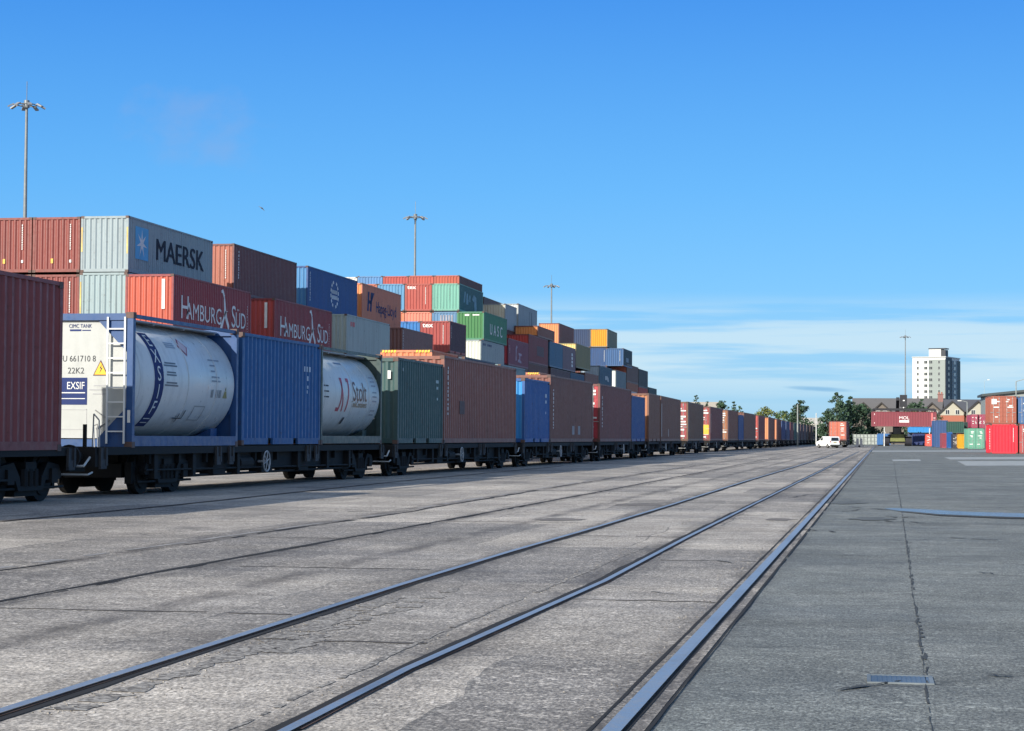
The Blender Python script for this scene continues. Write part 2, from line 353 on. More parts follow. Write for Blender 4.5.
# crumbled, gravelly concrete beside the second rail
GRAV, t, b = newmat('exposed_aggregate')
g = t.nodes.new('ShaderNodeNewGeometry').outputs['Position']
v = t.nodes.new('ShaderNodeTexVoronoi'); v.inputs['Scale'].default_value = 45; t.links.new(g, v.inputs[0]); sc_ = t.nodes.new('ShaderNodeSeparateColor'); t.links.new(v.outputs['Color'], sc_.inputs[0])
t.links.new(mix(t, rng(t, sc_.outputs[0], 0.2, 0.95), (0.10, 0.09, 0.08), (0.36, 0.34, 0.31)), b.inputs['Base Color']); b.inputs['Roughness'].default_value = 0.9
bp = t.nodes.new('ShaderNodeBump'); bp.inputs['Strength'].default_value = 0.9; bp.inputs['Distance'].default_value = 0.012; t.links.new(sc_.outputs[0], bp.inputs['Height']); t.links.new(bp.outputs[0], b.inputs['Normal'])
rnd = random.Random(5); st = MB()
for i in range(900):                        # loose chips along the broken edges
    k = rnd.random()
    if k < .45: y = rnd.uniform(8, 14); x = -3.68+.13+abs(rnd.gauss(0, .16))
    elif k < .65: y = rnd.uniform(8, 30); x = -2.42-abs(rnd.gauss(0, .06))
    elif k < .8: y = rnd.uniform(7, 22); x = crane_x(y)-.14-abs(rnd.gauss(0, .1))
    else: y = rnd.uniform(14, 34); x = -7.5+rnd.gauss(0, .2)
    r = rnd.uniform(.002, .006); p = Vector((x, y, .004)); a = rnd.uniform(0, PI)
    M = Matrix.Translation(p) @ Matrix.Rotation(a, 4, 'Z')
    st.prism([(-r, 0), (r*.8, 0), (r*.5, r), (-r*.6, r*.9)], 'x', -r*.8, r*.8)
    for q_ in range(8): st.v[-8+q_] = tuple(M @ Vector(st.v[-8+q_]))
o = part('loose_gravel', st, GRAV); o['kind'] = 'stuff'; o['label'] = 'pale stone chips scattered along the broken rail edges'
gp = [(-3.63, 8.2), (-3.60, 9.2), (-3.58, 10.4), (-3.6, 11.8), (-3.62, 13.2), (-3.6, 14.4)]
struct('gravelly_patch', ribbon(gp, .19, .16, .0072, .045, .06, .09, 21), GRAV)
struct('gravelly_patch', ribbon([(-3.2, 10.5), (-3.25, 12.0), (-3.2, 13.5), (-3.15, 15.5)], .0, .12, .0070, .05, .25, .09, 22), GRAV)
struct('gravelly_patch', ribbon([(-2.42, 7), (-2.42, 12), (-2.3, 17), (-2.2, 22)], -.14, .03, .0070, .012, .2, .12, 23), GRAV)
# long crack in the asphalt and shorter ones across
kp = wp([(932, 731), (926, 690), (920, 640), (912, 590), (906, 540), (900, 500), (896, 478), (894, 462)])
CRK = flat((.045, .05, .052), .9, 0, 'crack_dirt', .5)
struct('ground_crack', ribbon(back(kp, 3), 0, .010, .004, .006, .06, .10, 12), CRK)
struct('ground_crack', ribbon(kp[1:5], .014, .012, .0042, .008, .5, .12, 13), CRK)
rnd = random.Random(11)
for (x, y, w, h) in [(868, 507, 40, 3), (850, 512, 28, -2), (905, 521, 45, 2), (930, 543, 60, 3), (858, 556, 50, 1), (980, 538, 60, 3), (870, 690, 60, -8), (1000, 676, 24, 1), (720, 560, 40, 4), (660, 592, 30, 3), (900, 517, 30, 1), (960, 478, 60, 0), (800, 498, 18, -3), (820, 530, 30, 2), (985, 573, 14, 1)]:
    pts = [tuple(gnd(x-w/2+w*i/5, y+h*i/5+rnd.uniform(-.5, .5))[:2]) for i in range(6)]
    struct('ground_crack', ribbon(pts, 0, .022 if y > 540 else .05, .0085, .012, .1, .05, int(x)), flat((.03, .034, .036), .9, 0, 'crack_dirt', .4))
# pale concrete patches on the asphalt far right and the wet steel cover strip
def patch(name, px, mat, z=.004): mb = MB(); mb.quad(*[tuple(gnd(x, y)[:2])+(z,) for x, y in px]); return struct(name, mb, mat)
PALE = flat((.30, .32, .32), .85, 0, 'pale_concrete', .25)
patch('pale_patch', [(957, 461.2), (1040, 461), (1060, 465.5), (966, 465.8)], PALE)
patch('pale_patch', [(944, 457.3), (1060, 456.8), (1050, 459.3), (950, 459.6)], PALE, .005)
patch('pale_patch', [(870, 450.6), (1000, 450.4), (1000, 451.6), (868, 451.9)], PALE, .006)
patch('pale_patch', [(892, 459.6), (920, 459.4), (921, 461.2), (893, 461.2)], PALE, .005)
WET, t, b = newmat('wet_film'); b.inputs['Base Color'].default_value = (.15, .165, .17, 1)
g = t.nodes.new('ShaderNodeNewGeometry').outputs['Position']
t.links.new(rng(t, tnoise(t, g, 4, 4), .3, .7, .22, .40), b.inputs['Roughness']); b.inputs['IOR'].default_value = 1.33
o = patch('puddle', [(884, 509.0), (893, 508.3), (905, 508.8), (930, 509.9), (950, 511.1), (975, 512.3), (1010, 513.2), (1034, 514), (1060, 515), (1060, 518.4), (1030, 517.8), (1000, 516.9), (968, 515.6), (940, 514.6), (915, 512.3), (898, 511)], WET, .006); o['kind'] = 'structure'
dk = MB(); dk.quad(*[tuple(gnd(x, y)[:2])+(.0065,) for x, y in [(890, 510.9), (940, 515.2), (1000, 517.6), (1060, 519), (1060, 520.2), (1000, 518.8), (940, 516.2)]]); struct('ground_crack', dk, GROOVE)
REP1 = flat((.165, .175, .165), .9, 0, 'repair_asphalt', .3); REP2 = flat((.095, .105, .105), .9, 0, 'new_asphalt', .3)
def blob(name, px, py, w, h, mat, z, seed):
    rn = random.Random(seed); pts = []
    for i in range(22):
        a = 2*PI*i/22; k_ = rn.uniform(.72, 1.1); pts.append((px+w/2*k_*math.cos(a), py+h/2*k_*math.sin(a)))
    return patch(name, pts, mat, z)
for i, (x, y, w, h) in enumerate([(845, 503, 46, 3), (872, 519, 50, 3.5), (780, 520, 34, 2.5), (640, 505, 50, 3), (560, 520, 60, 3)]):
    blob('oil_stain', x, y, w, h, REP2 if x > 800 else flat((.15, .135, .12), .9, 0, 'oil_stain', .35), .0078, i)
# drain cover
dr = thing('drain_cover', 'pale metal drain cover set in the asphalt beside the long crack', 'drain cover', tuple(gnd(900, 680)[:2])+(0,), 0)
w_, d2_ = .165, .165
fr = MB()
for a in ((-w_, w_, -d2_, -d2_+.02), (-w_, w_, d2_-.02, d2_), (-w_, -w_+.02, -d2_+.02, d2_-.02), (w_-.02, w_, -d2_+.02, d2_-.02)): fr.box(*a, 0.0, .007)
part('frame', fr, flat((.17, .20, .22), .65, .2, 'zinc', .3), dr)
pl = MB(); pl.box(-w_+.02, w_-.02, -d2_+.02, d2_-.02, 0, .004)
for i in range(-5, 6): pl.box(i*.024-.006, i*.024+.006, -d2_+.03, d2_-.03, .004, .006)
part('cover_plate', pl, flat((.11, .15, .20), .55, .3, 'zinc_plate', .3), dr)

# ------------------------------------------------------------------ text
FONTCACHE = {}
def text_mesh(s, size=1.0, bold=0.0, spacing=1.0, align='CENTER', line=1.0):
    cu = bpy.data.curves.new('txt', 'FONT'); cu.body = s; cu.size = size; cu.align_x = align; cu.align_y = 'CENTER'
    cu.offset = bold*size; cu.space_character = spacing; cu.space_line = line; cu.resolution_u = 3; cu.extrude = 0
    o = bpy.data.objects.new('txt', cu); C.objects.link(o)
    bpy.context.view_layer.update()
    me = bpy.data.meshes.new_from_object(o.evaluated_get(bpy.context.evaluated_depsgraph_get()))
    bpy.data.objects.remove(o); bpy.data.curves.remove(cu); return me
def thick(me, fn, t=0.004):
    """map flat text verts (x,y) by fn -> (point, normal)"""
    bm = bmesh.new(); bm.from_mesh(me)
    bmesh.ops.triangulate(bm, faces=bm.faces)
    bmesh.ops.subdivide_edges(bm, edges=[e for e in bm.edges if e.calc_length() > 0.12], cuts=1) if t < 0 else None
    for v_ in bm.verts:
        p, nn = fn(v_.co.x, v_.co.y); v_.co = Vector(p)+Vector(nn)*abs(t)
    bm.to_mesh(me); bm.free(); me.update(); return me
def side_text(parent, s, y, z, size, mat, X, sx=1.0, bold=0.0, vertical=False, spacing=1.0, name='lettering', line=1.0):
    me = text_mesh(s, size, bold, spacing, line=line)
    if vertical: thick(me, lambda a, b: ((X, y+b*sx, z-a), (1, 0, 0)))
    else: thick(me, lambda a, b: ((X, y+a*sx, z+b), (1, 0, 0)))
    me.materials.append(mat); return link(name, me, None, parent)
def end_text(parent, s, x, z, size, mat, Yf=0.0, sx=1.0, bold=0.0, vertical=False, spacing=1.0, name='lettering', line=1.0):
    me = text_mesh(s, size, bold, spacing, line=line)
    if vertical: thick(me, lambda a, b: ((x+b*sx, Yf, z-a), (0, -1, 0)))
    else: thick(me, lambda a, b: ((x+a*sx, Yf, z+b), (0, -1, 0)))
    me.materials.append(mat); return link(name, me, None, parent)
def side_poly(parent, polys, mat, X, name='emblem', t=.004):
    if len(polys) <= 7:
        for p in polys: mb = MB(); mb.prism(p, 'x', X, X+t); o = part(name, mb, mat, parent)
        return o
    mb = MB()
    for p in polys: mb.prism(p, 'x', X, X+t)
    return part(name, mb, mat, parent)
def end_poly(parent, polys, mat, Yf, name='marking', t=.004):
    if len(polys) <= 7:
        for p in polys: mb = MB(); mb.prism(p, 'y', Yf-t, Yf); o = part(name, mb, mat, parent)
        return o
    mb = MB()
    for p in polys: mb.prism(p, 'y', Yf-t, Yf)
    return part(name, mb, mat, parent)
def rect(a, b, c, d): return [(a, c), (b, c), (b, d), (a, d)]

# ------------------------------------------------------------------ containers
WD = 2.44
MC = {}
CASTM = paint((.10, .055, .045), .6, .9)
def cache(key, fn, mat):
    k = (key, mat.name)
    if k not in MC:
        mb = fn(); me = mb.mesh(key[0]); me.materials.append(mat); MC[k] = me
        if hasattr(mb, 'n_frame'):
            me.materials.append(CASTM)
            for i_, p_ in enumerate(me.polygons):
                if i_ >= mb.n_frame: p_.material_index = 1
    return MC[k]
def corr(length, pitch, depth, z0, z1, place):
    mb = MB(); n = max(1, round(length/pitch)); p = length/n; prof = []
    for i in range(n):
        a = i*p
        prof += [(a, 0), (a+p*.26, 0), (a+p*.50, depth), (a+p*.76, depth)]
    prof.append((length, 0))
    for (a, da), (b, db) in zip(prof[:-1], prof[1:]):
        mb.quad(place(a, da, z0), place(b, db, z0), place(b, db, z1), place(a, da, z1))
    return mb
def mb_frame(L, H, pockets):
    mb = MB(); w = WD/2
    for x in (-w, w-.11):
        for y in (0, L-.13): mb.box(x, x+.11, y, y+.13, 0.118, H-.118)
    for x in (-w, w-.06):
        mb.box(x, x+.06, .13, L-.13, H-.07, H)
        if pockets and L < 8:
            for a, b in ((.13, 1.9), (2.28, L-2.28), (L-1.9, L-.13)): mb.box(x, x+.06, a, b, .02, .17)
        else: mb.box(x, x+.06, .13, L-.13, .02, .17)
    for y in (0, L-.1):
        mb.box(-w+.11, w-.11, y+.005, y+.1, .02, .17); mb.box(-w+.11, w-.11, y+.005, y+.1, H-.12, H-.01)
    mb.n_frame = len(mb.f); c_ = mb_cast(L, H); k = len(mb.v); mb.v += c_.v; mb.f += [tuple(k+i for i in f) for f in c_.f]
    return mb
def mb_cast(L, H):
    mb = MB(); w = WD/2
    for x in (-w-.005, w-.157):
        for y in (-.005, L-.157):
            for z in (0, H-.118+.004): mb.box(x, x+.162, y, y+.162, z-.0, z+.118)
    return mb
def mb_side(L, H, s):
    w = WD/2
    return corr(L-.26, .278, .050, .17, H-.07, lambda a, d, z: (s*(w-.012-d), .13+a, z))
def mb_end(H, y, s):
    w = WD/2-.11
    return corr(2*w, .262, .045, .17, H-.12, lambda a, d, z: (-w+a, y+s*(.02+d), z))
def mb_roof(L, H):
    w = WD/2-.06
    return corr(L-.2, .21, .02, -w, w, lambda a, d, z: (z, .1+a, H-.012-d))
def mb_floor(L, H):
    mb = MB(); w = WD/2-.06; mb.box(-w, w, .1, L-.1, .12, .17)
    for i in range(int(L/.6)): mb.box(-w, w, .3+i*.6, .36+i*.6, .03, .12)
    return mb
def mb_door(H, y, s, side):
    mb = MB(); w = WD/2-.12; a, b = (-w, -.01) if side < 0 else (.01, w)
    y0, y1 = sorted((y+s*.02, y+s*.06)); mb.box(a, b, y0, y1, .18, H-.13)
    n = 5
    for i in range(n):
        z0 = .26+(H-.5)/n*i; z1 = z0+(H-.5)/n-.12
        f0, f1 = sorted((y+s*.001, y+s*.02)); mb.box(a+.05, b-.05, f0, f1, z0, z1)
    return mb
def mb_bars(H, y, s, side):
    mb = MB()
    for fx in (.28, .78):
        x = side*(.06+fx*(WD/2-.18)); yy = y-s*.022
        mb.tube((x, yy, .12), (x, yy, H-.10), .017, 6)
        for z in (.2, .75, 1.25, 1.75, H-.25): mb.box(x-.04, x+.04, min(yy, y+s*.002), max(yy, y+s*.002), z-.03, z+.03)
        mb.box(x-.02, x+.28*side if side > 0 else x+.02, yy-.02, yy+.005, 1.0, 1.035) if side > 0 else mb.box(x-.28, x+.02, yy-.02, yy+.005, 1.0, 1.035)
    return mb
def container(label, x, y, z, L, H, col, rz=0.0, near='wall', group=None, name='shipping_container', rust=.5, wid=1.0, plain=False, gap=True):
    """x, y, z: right bottom corner of the end nearer the camera"""
    L = round(L, 2); H = round(H, 2)
    if group and 'stacks' in group and max(col) < .2: col = tuple(c*1.3 for c in col)
    org = Vector((x, y, z)) + Matrix.Rotation(rz, 3, 'Z') @ Vector((-WD/2, 0, 0))
    r = thing(name, label, 'container', org, rz, group)
    m_ = paint(col, .45, rust)
    fm = paint(tuple(c*.92 for c in col), .5, rust*1.2)
    link('frame', cache(('frame', L, H), lambda: mb_frame(L, H, True), fm), None, r)
    link('side_panel', cache(('side_panel', L, H, 1), lambda: mb_side(L, H, 1), m_), None, r)
    link('side_panel', cache(('side_panel', L, H, -1), lambda: mb_side(L, H, -1), m_), None, r)
    link('roof', cache(('roof', L, H), lambda: mb_roof(L, H), m_), None, r)
    link('floor', cache(('floor', L, H), lambda: mb_floor(L, H), DUST), None, r)
    yw, sw, yd, sd = (0, 1, L, -1) if near == 'wall' else (L, -1, 0, 1)
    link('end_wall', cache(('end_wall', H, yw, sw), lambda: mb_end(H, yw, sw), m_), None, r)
    for s in (-1, 1):
        d = link('door', cache(('door', H, yd, sd, s), lambda: mb_door(H, yd, sd, s), m_), None, r)
        if near != 'wall': link('locking_bars', cache(('locking_bars', H, yd, sd, s), lambda: mb_bars(H, yd, sd, s), STEEL if near == 'door' else fm), None, d)
    return r

def end_marks(r, H, n=1, col=None, x=.72, tall=1.1):
    """small illegible white marks as on the photographed ends: a vertical code strip"""
    ps = []
    rnd = random.Random(int(H*100)+n)
    z = H-.35
    while z > H-.35-tall:
        h = rnd.uniform(.05, .10); ps.append(rect(x-.025, x+.025, z-h, z)); z -= h+.03
    end_poly(r, ps, col or WHITE, .018, 'code_marking')
def side_marks(r, L, H, y, z0, z1, w=.06, col=None, X=None, seed=1):
    rnd = random.Random(seed); ps = []; z = z1
    while z > z0:
        h = rnd.uniform(.06, .15); a = y+rnd.uniform(-.015, .015); ps.append(rect(a-w/2, a+w/2, max(z0, z-h), z)); z -= h+rnd.uniform(.03, .09)
    side_poly(r, ps, col or WHITE, WD/2-.012, 'code_marking')
def door_marks(r, H, seed=1, yellow=False, yf=0.0):
    rnd = random.Random(seed); ps = []
    for x0, x1 in ((-.98, -.12), (.12, .98)):
        for z in (H-.45, H-.62, H-.98, H-1.12, H-1.26, .62):
            if rnd.random() < .75:
                w = rnd.uniform(.2, .6); a = rnd.uniform(x0+.05, x1-w-.0) if x1-w > x0+.05 else x0+.05
                ps.append(rect(a, a+w, z-.05, z+.05))
    end_poly(r, ps, WHITE, yf, 'placard_marking')

# colours (linear albedo)
MAROON = (.135, .030, .030); RED = (.42, .055, .040); RED2 = (.44, .075, .04); ORNG = (.62, .19, .06); BRN = (.135, .048, .040); BRN2 = (.17, .065, .048)
BLU = (.012, .10, .28); BLU2 = (.018, .15, .42); NAVY = (.018, .045, .15); GREY = (.36, .44, .46); LGREY = (.40, .46, .45); WHT = (.62, .63, .60); GRN = (.025, .20, .075); DGRN = (.02, .075, .06)
TEAL = (.16, .42, .36); SALM = (.55, .20, .12); CRIM = (.40, .035, .055); YEL = (.80, .42, .02); TAN = (.50, .36, .12); OLV = (.13, .14, .07)

# --- the stacks: columns run away from the camera, column 0 is nearest the train
COLX = {i: -32.5-2.5*i for i in range(-1, 9)}
PAD = 0.12
GRP = 'containers in the stacks behind the train'
occupied = []
def stack(col, xc, yt, H, L, color, label, near='wall', ztop=None, Y=None, fill=True, rust=.5):
    X = COLX[col]
    if Y is None: a = atX(xc, yt, X); Y = a.y; zt = a.z
    if ztop is not None: zt = ztop
    r = container(label, X, Y, zt-H, L, H, color, 0, near, GRP, rust=rust)
    occupied.append((col, Y, Y+L, zt-H, zt, fill)); return r

r = stack(1, 128.7, 215.5, 2.75, 12.6, (.27, .335, .365), 'topmost grey container with a dark shipping name and a star on its long side')
Lm = 12.6; mae = r
star = []
side_poly(r, [rect(.95, 2.75, .75, 2.35)], flat((.06, .33, .60), .5, 0, 'star_blue', .15), WD/2-.010, 'star_panel')
cy, cz = 1.85, 1.55; pts = []
for i in range(14):
    t_ = PI/2+2*PI*i/14; rr_ = .72 if i % 2 == 0 else .20; pts.append((cy+rr_*math.cos(t_), cz+rr_*math.sin(t_)))
mbs = MB(); k = 0
for i in range(14):
    a, b = pts[i], pts[(i+1) % 14]; mbs.quad((WD/2-.003, cy, cz), (WD/2-.003, *a), (WD/2-.003, *b))
part('star_emblem', mbs, WHITE, r)
side_text(r, 'MAERSK', 7.4, 1.42, 1.55, flat((.004, .012, .03), .5, 0, 'dark_blue_lettering', .1), WD/2-.009, 1.30, .0)
side_text(r, 'MAERSK', 7.49, 1.42, 1.55, flat((.004, .012, .03), .5, 0, 'dark_blue_lettering', .1), WD/2-.005, 1.30, .0, name='lettering_bold')  # offset second copy thickens the letter strokes
end_poly(r, [rect(-1.2, -1.13, 1.0, 2.2), rect(1.13, 1.2, .9, 2.2)], flat((.62, .45, .12), .6, 0, 'yellow_chalk', .3), 0, 'yellow_marking')
YA = 90.0
lg = stack(1, 0, 0, 2.85, 12.6, (.26, .345, .37), 'grey-blue container under the star container, only its end showing', ztop=atX(128.7, 215.5, COLX[1]).z-2.77, Y=YA+.2)
zA2 = atX(128.7, 215.5, COLX[1]).z
end_poly(lg, [rect(-1.2, -1.13, .5, 2.4), rect(1.13, 1.2, 1.2, 2.4)], flat((.62, .45, .12), .6, 0, 'yellow_chalk', .3), 0, 'yellow_marking')
for c, lab in ((2, 'maroon end beside the grey star container, top tier'), (3, 'leftmost maroon end of the top tier')):
    r = stack(c, 0, 0, 2.72, 12.2, (.205, .040, .032), lab, ztop=zA2-.02, Y=YA+.3)
    end_marks(r, 2.72, c, tall=1.25); end_poly(r, [rect(-.28, -.16, .45, .68)], flat((.75, .45, .08), .6, 0, 'yellow_sticker', .2), .018, 'sticker'); end_poly(r, [rect(.68, .78, .48, .62)], WHITE, .018, 'sticker')
for c, lab in ((2, 'maroon end in the second tier down beside the grey-blue one'), (3, 'maroon end in the second tier down at the left edge, mostly hidden')):
    r = stack(c, 0, 0, 2.85, 12.2, (.205, .040, .032), lab, ztop=zA2-2.84, Y=YA+.3); end_marks(r, 2.85, c, tall=1.5)
def swoosh(r, y, z, k):
    # white X-shaped flag with a long curled pennant
    P = [[(-.10, .62), (.02, .72), (.16, .30), (.30, -.05), (.62, -.42), (.52, -.62), (.12, -.18), (-.02, -.05), (-.06, .2)], [(-.62, -.62), (-.30, -.60), (-.05, -.22), (.18, .10), (.42, .18), (.10, .16), (-.16, -.12)], [(-.42, .95), (-.20, 1.02), (.02, .78), (-.06, .62), (-.24, .86), (-.40, .86)]]
    side_poly(r, [[(y+a*k, z+b*k) for a, b in p] for p in P], WHITE, WD/2-.010, 'pennant_emblem')
for (xc, yt, lab, colr) in ((173.7, 275, 'red container with a white two-word shipping name and pennant, sun-brightened orange-red end', RED2), (274.8, 297.3, 'second red container with the white two-word shipping name, farther right', (.46, .06, .05))):
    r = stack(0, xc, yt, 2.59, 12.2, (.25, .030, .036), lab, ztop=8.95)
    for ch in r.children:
        if ch.name.startswith('end_wall'): ch.data = ch.data.copy(); ch.data.materials[0] = paint(colr, .45, .35)  # sunlit end given a brighter red than the shaded sides
    tw = WHITE
    side_text(r, 'H', 1.68, 1.02, 1.65, tw, WD/2-.009, 1.1, .0); side_text(r, 'AMBURG', 4.6, .89, 1.18, tw, WD/2-.009, 1.14, .0)
    swoosh(r, 7.75, 1.08, 1.3); side_text(r, 'S', 9.25, 1.02, 1.65, tw, WD/2-.009, 1.05, .0); side_text(r, 'ÜD', 10.45, .89, 1.18, tw, WD/2-.009, 1.05, .0)
    end_poly(r, [rect(.62, .78, .9, 2.35)], WHITE, .018, 'code_marking'); side_marks(r, 12, 2.59, 11.6, .4, 1.8, .05, None, None, 3)
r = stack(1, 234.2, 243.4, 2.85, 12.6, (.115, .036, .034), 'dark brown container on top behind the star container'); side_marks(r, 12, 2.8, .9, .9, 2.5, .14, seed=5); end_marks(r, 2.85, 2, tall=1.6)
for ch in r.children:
    if ch.name.startswith('end_wall'): ch.data = ch.data.copy(); ch.data.materials[0] = paint((.36, .12, .08), .5, .5)  # end colour brightened as sunlit, sides left in shaded brown
r = stack(1, 308, 265.6, 2.85, 12.6, (.012, .055, .19), 'dark blue top container with a round white emblem on its side'); side_marks(r, 12, 2.8, .6, .6, 2.5, .12, seed=6)
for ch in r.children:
    if ch.name.startswith('end_wall'): ch.data = ch.data.copy(); ch.data.materials[0] = paint((.05, .20, .42), .5, .3)  # end lightened for sunlight, sides keep the shaded blue
em = []
for i in range(14):
    if i in (3, 10): continue
    a = 2*PI*i/14; b = a+2*PI/14*.62
    em.append([(6.6+1.05*math.cos(a), 1.45+.95*math.sin(a)), (6.6+1.05*math.cos(b), 1.45+.95*math.sin(b)), (6.6+.84*math.cos(b), 1.45+.76*math.sin(b)), (6.6+.84*math.cos(a), 1.45+.76*math.sin(a))])
for z, n_ in ((1.62, 5), (1.25, 6)):
    for i in range(n_): em.append([(6.6-.75+i*1.5/n_, z-.13), (6.6-.75+i*1.5/n_+.17, z-.13), (6.6-.75+i*1.5/n_+.20, z+.13), (6.6-.75+i*1.5/n_+.05, z+.13)])
side_poly(r, em, WHITE, WD/2-.010, 'round_emblem')
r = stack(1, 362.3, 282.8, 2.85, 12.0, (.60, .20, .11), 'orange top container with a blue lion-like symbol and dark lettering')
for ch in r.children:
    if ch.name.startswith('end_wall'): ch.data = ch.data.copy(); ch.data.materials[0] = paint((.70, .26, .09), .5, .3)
hb = flat((.02, .04, .13), .5, 0, 'dark_blue_lettering', .1)
side_poly(r, [[(1.5, .95), (1.95, .95), (2.15, 2.35), (1.75, 2.35)], [(2.3, .95), (2.75, .95), (3.05, 2.35), (2.6, 2.35)], [(1.9, 1.5), (2.7, 1.5), (2.75, 1.75), (1.95, 1.75)], [(2.9, 1.7), (3.6, 2.35), (3.1, 2.35), (2.75, 1.95)]], hb, WD/2-.010, 'symbol_emblem')
side_text(r, 'Hapag-Lloyd', 7.3, 1.35, 1.15, hb, WD/2-.010, 1.12, .008)
r = stack(0, 346.7, 314, 2.59, 11.8, (.36, .43, .42), 'pale grey container under the dark blue emblem container, small red mark', ztop=9.05)
side_poly(r, [rect(1.0, 1.35, 1.85, 2.15), rect(1.5, 2.1, 1.85, 2.15)], flat((.55, .12, .12), .6, 0, 'red_mark', .2), WD/2-.010, 'red_marking')
r = stack(0, 402.5, 327.5, 2.59, 10.2, (.16, .075, .065), 'dull brown container under the orange lettered container', ztop=9.05)
side_marks(r, 10, 2.6, .3, .3, 2.4, .08, seed=9)
# 20-foot red one with its dark side, and neighbours
r = stack(0, 450, 320.8, 2.55, 6.6, (.31, .05, .045), 'red container with small white letters at its top corner and a shade-darkened side')
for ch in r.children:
    if ch.name.startswith('side_panel'): ch.data = ch.data.copy(); ch.data.materials[0] = paint((.07, .03, .045), .5, .3)  # shade put into the side colour of this red box
end_text(r, 'tex', -.62, 2.2, .52, WHITE, .016, 1.25, .02, name='lettering'); end_marks(r, 2.55, 7, tall=1.5, x=.66)
side_marks(r, 6, 2.55, .7, 1.2, 2.2, .10, seed=3)
stack(1, 0, 0, 2.55, 6.6, BLU2, 'bright blue end left of the red container with small white letters', ztop=10.5, Y=154.5)
stack(2, 0, 0, 2.55, 6.6, SALM, 'dull orange end behind the orange lettered container', ztop=10.5, Y=154.5)
# high rows
YF = 170.2
r = stack(1, 0, 0, 2.45, 11.2, (.15, .37, .30), 'mint green container high in the stack with faded pale letters on a shade-darkened teal side', ztop=14.8, Y=YF)
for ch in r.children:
    if ch.name.startswith('side_panel'): ch.data = ch.data.copy(); ch.data.materials[0] = paint((.045, .13, .14), .5, .3)  # sides darkened to the mint green as seen in shade
fade = flat((.22, .36, .42), .6, 0, 'faded_lettering', .3)
side_poly(r, [[(2.0, .9), (2.6, .9), (3.0, 1.9), (2.5, 1.9)], [(3.2, .8), (4.2, .8), (4.2, 1.2), (3.9, 1.8), (3.4, 1.8)], rect(4.7, 5.1, 1.1, 1.7), [(5.9, 1.4), (6.6, 1.9), (7.9, 1.7), (8.2, .6), (7.2, .3), (6.9, 1.2)]], fade, WD/2-.010, 'faded_emblem')
r = stack(2, 0, 0, 2.45, 11.2, (.37, .065, .05), 'high red end with small white letters beside the mint green one', ztop=14.8, Y=YF); end_text(r, 'tex', -.62, 2.12, .48, WHITE, .016, 1.25, .02); end_marks(r, 2.45, 8, tall=1.5, x=.66)
stack(3, 0, 0, 2.45, 11.2, (.08, .24, .42), 'high pale blue end left of the red lettered end', ztop=14.8, Y=YF)
stack(4, 0, 0, 2.45, 11.2, (.40, .12, .08), 'high rust red end left of the pale blue end', ztop=14.8, Y=YF)
r = stack(1, 0, 0, 2.5, 11.2, (.10, .22, .38), 'dull blue end with grey marks under the mint green container', ztop=12.28, Y=YF)
end_poly(r, [rect(-.5+.25*i, -.36+.25*i, 1.1, 2.2) for i in range(5)], flat((.30, .30, .36), .6, 0, 'grey_mark', .3), .018, 'grey_marking')
stack(2, 0, 0, 2.5, 11.2, (.60, .20, .14), 'salmon orange end under the high red lettered end', ztop=12.28, Y=YF)
stack(3, 0, 0, 2.5, 11.2, (.62, .19, .10), 'bright orange end under the high pale blue end', ztop=12.28, Y=YF)
YG = 182.3
r = stack(2, 0, 0, 2.59, 11.6, (.40, .085, .05), 'highest red container at the stack corner, shade-browned side against the sky', ztop=16.53, Y=YG)
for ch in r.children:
    if ch.name.startswith('side_panel'): ch.data = ch.data.copy(); ch.data.materials[0] = paint((.12, .055, .05), .5, .3)  # red sides coloured brown for shade
stack(3, 0, 0, 2.59, 11.6, (.42, .075, .05), 'red end in the highest row, second from its right corner', ztop=16.53, Y=YG)
stack(4, 0, 0, 2.59, 11.6, (.38, .06, .05), 'red end in the highest row beside the blue end', ztop=16.5, Y=YG)
stack(5, 0, 0, 2.59, 11.6, (.08, .22, .45), 'blue end in the highest row beside the white end', ztop=16.53, Y=YG)
stack(6, 0, 0, 2.59, 11.6, WHT, 'white end at the left of the highest row', ztop=16.45, Y=YG)
stack(2, 0, 0, 2.6, 11.5, (.085, .045, .045), 'dark brown roofline container behind the cream end', ztop=15.4, Y=195)
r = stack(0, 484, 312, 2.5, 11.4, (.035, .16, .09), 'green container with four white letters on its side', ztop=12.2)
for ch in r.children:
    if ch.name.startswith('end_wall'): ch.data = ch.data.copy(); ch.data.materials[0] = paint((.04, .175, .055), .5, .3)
side_text(r, 'U A S C', 6.0, 1.05, 1.35, WHITE, WD/2-.010, 1.25, .012, spacing=1.1); end_poly(r, [rect(-.5, -.1, 2.12, 2.28), rect(.2, .8, 2.15, 2.25)], WHITE, .018, 'marking')
YGR = 168.9
r = stack(0, 0, 0, 2.45, 11.3, (.30, .36, .37), 'grey container with a sun-brightened cream end under the green lettered container', ztop=9.66, Y=YGR-1.2)
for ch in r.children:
    if ch.name.startswith('end_wall'): ch.data = ch.data.copy(); ch.data.materials[0] = paint((.62, .64, .56), .5, .3)  # sunlight put into the end colour, sides a shaded grey
side_poly(r, [rect(1.0+.7*i, 1.4+.7*i, 2.0, 2.2) for i in range(6) if i != 2], hb, WD/2-.010, 'dark_marking')
r = stack(1, 505.5, 303.6, 2.59, 6.6, (.32, .37, .40), 'container with a shade-grey side and sun-brightened cream end high behind the green one')
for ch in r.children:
    if ch.name.startswith('end_wall'): ch.data = ch.data.copy(); ch.data.materials[0] = paint((.62, .60, .48), .5, .3)  # cream is the sunlit tone, grey the shaded one
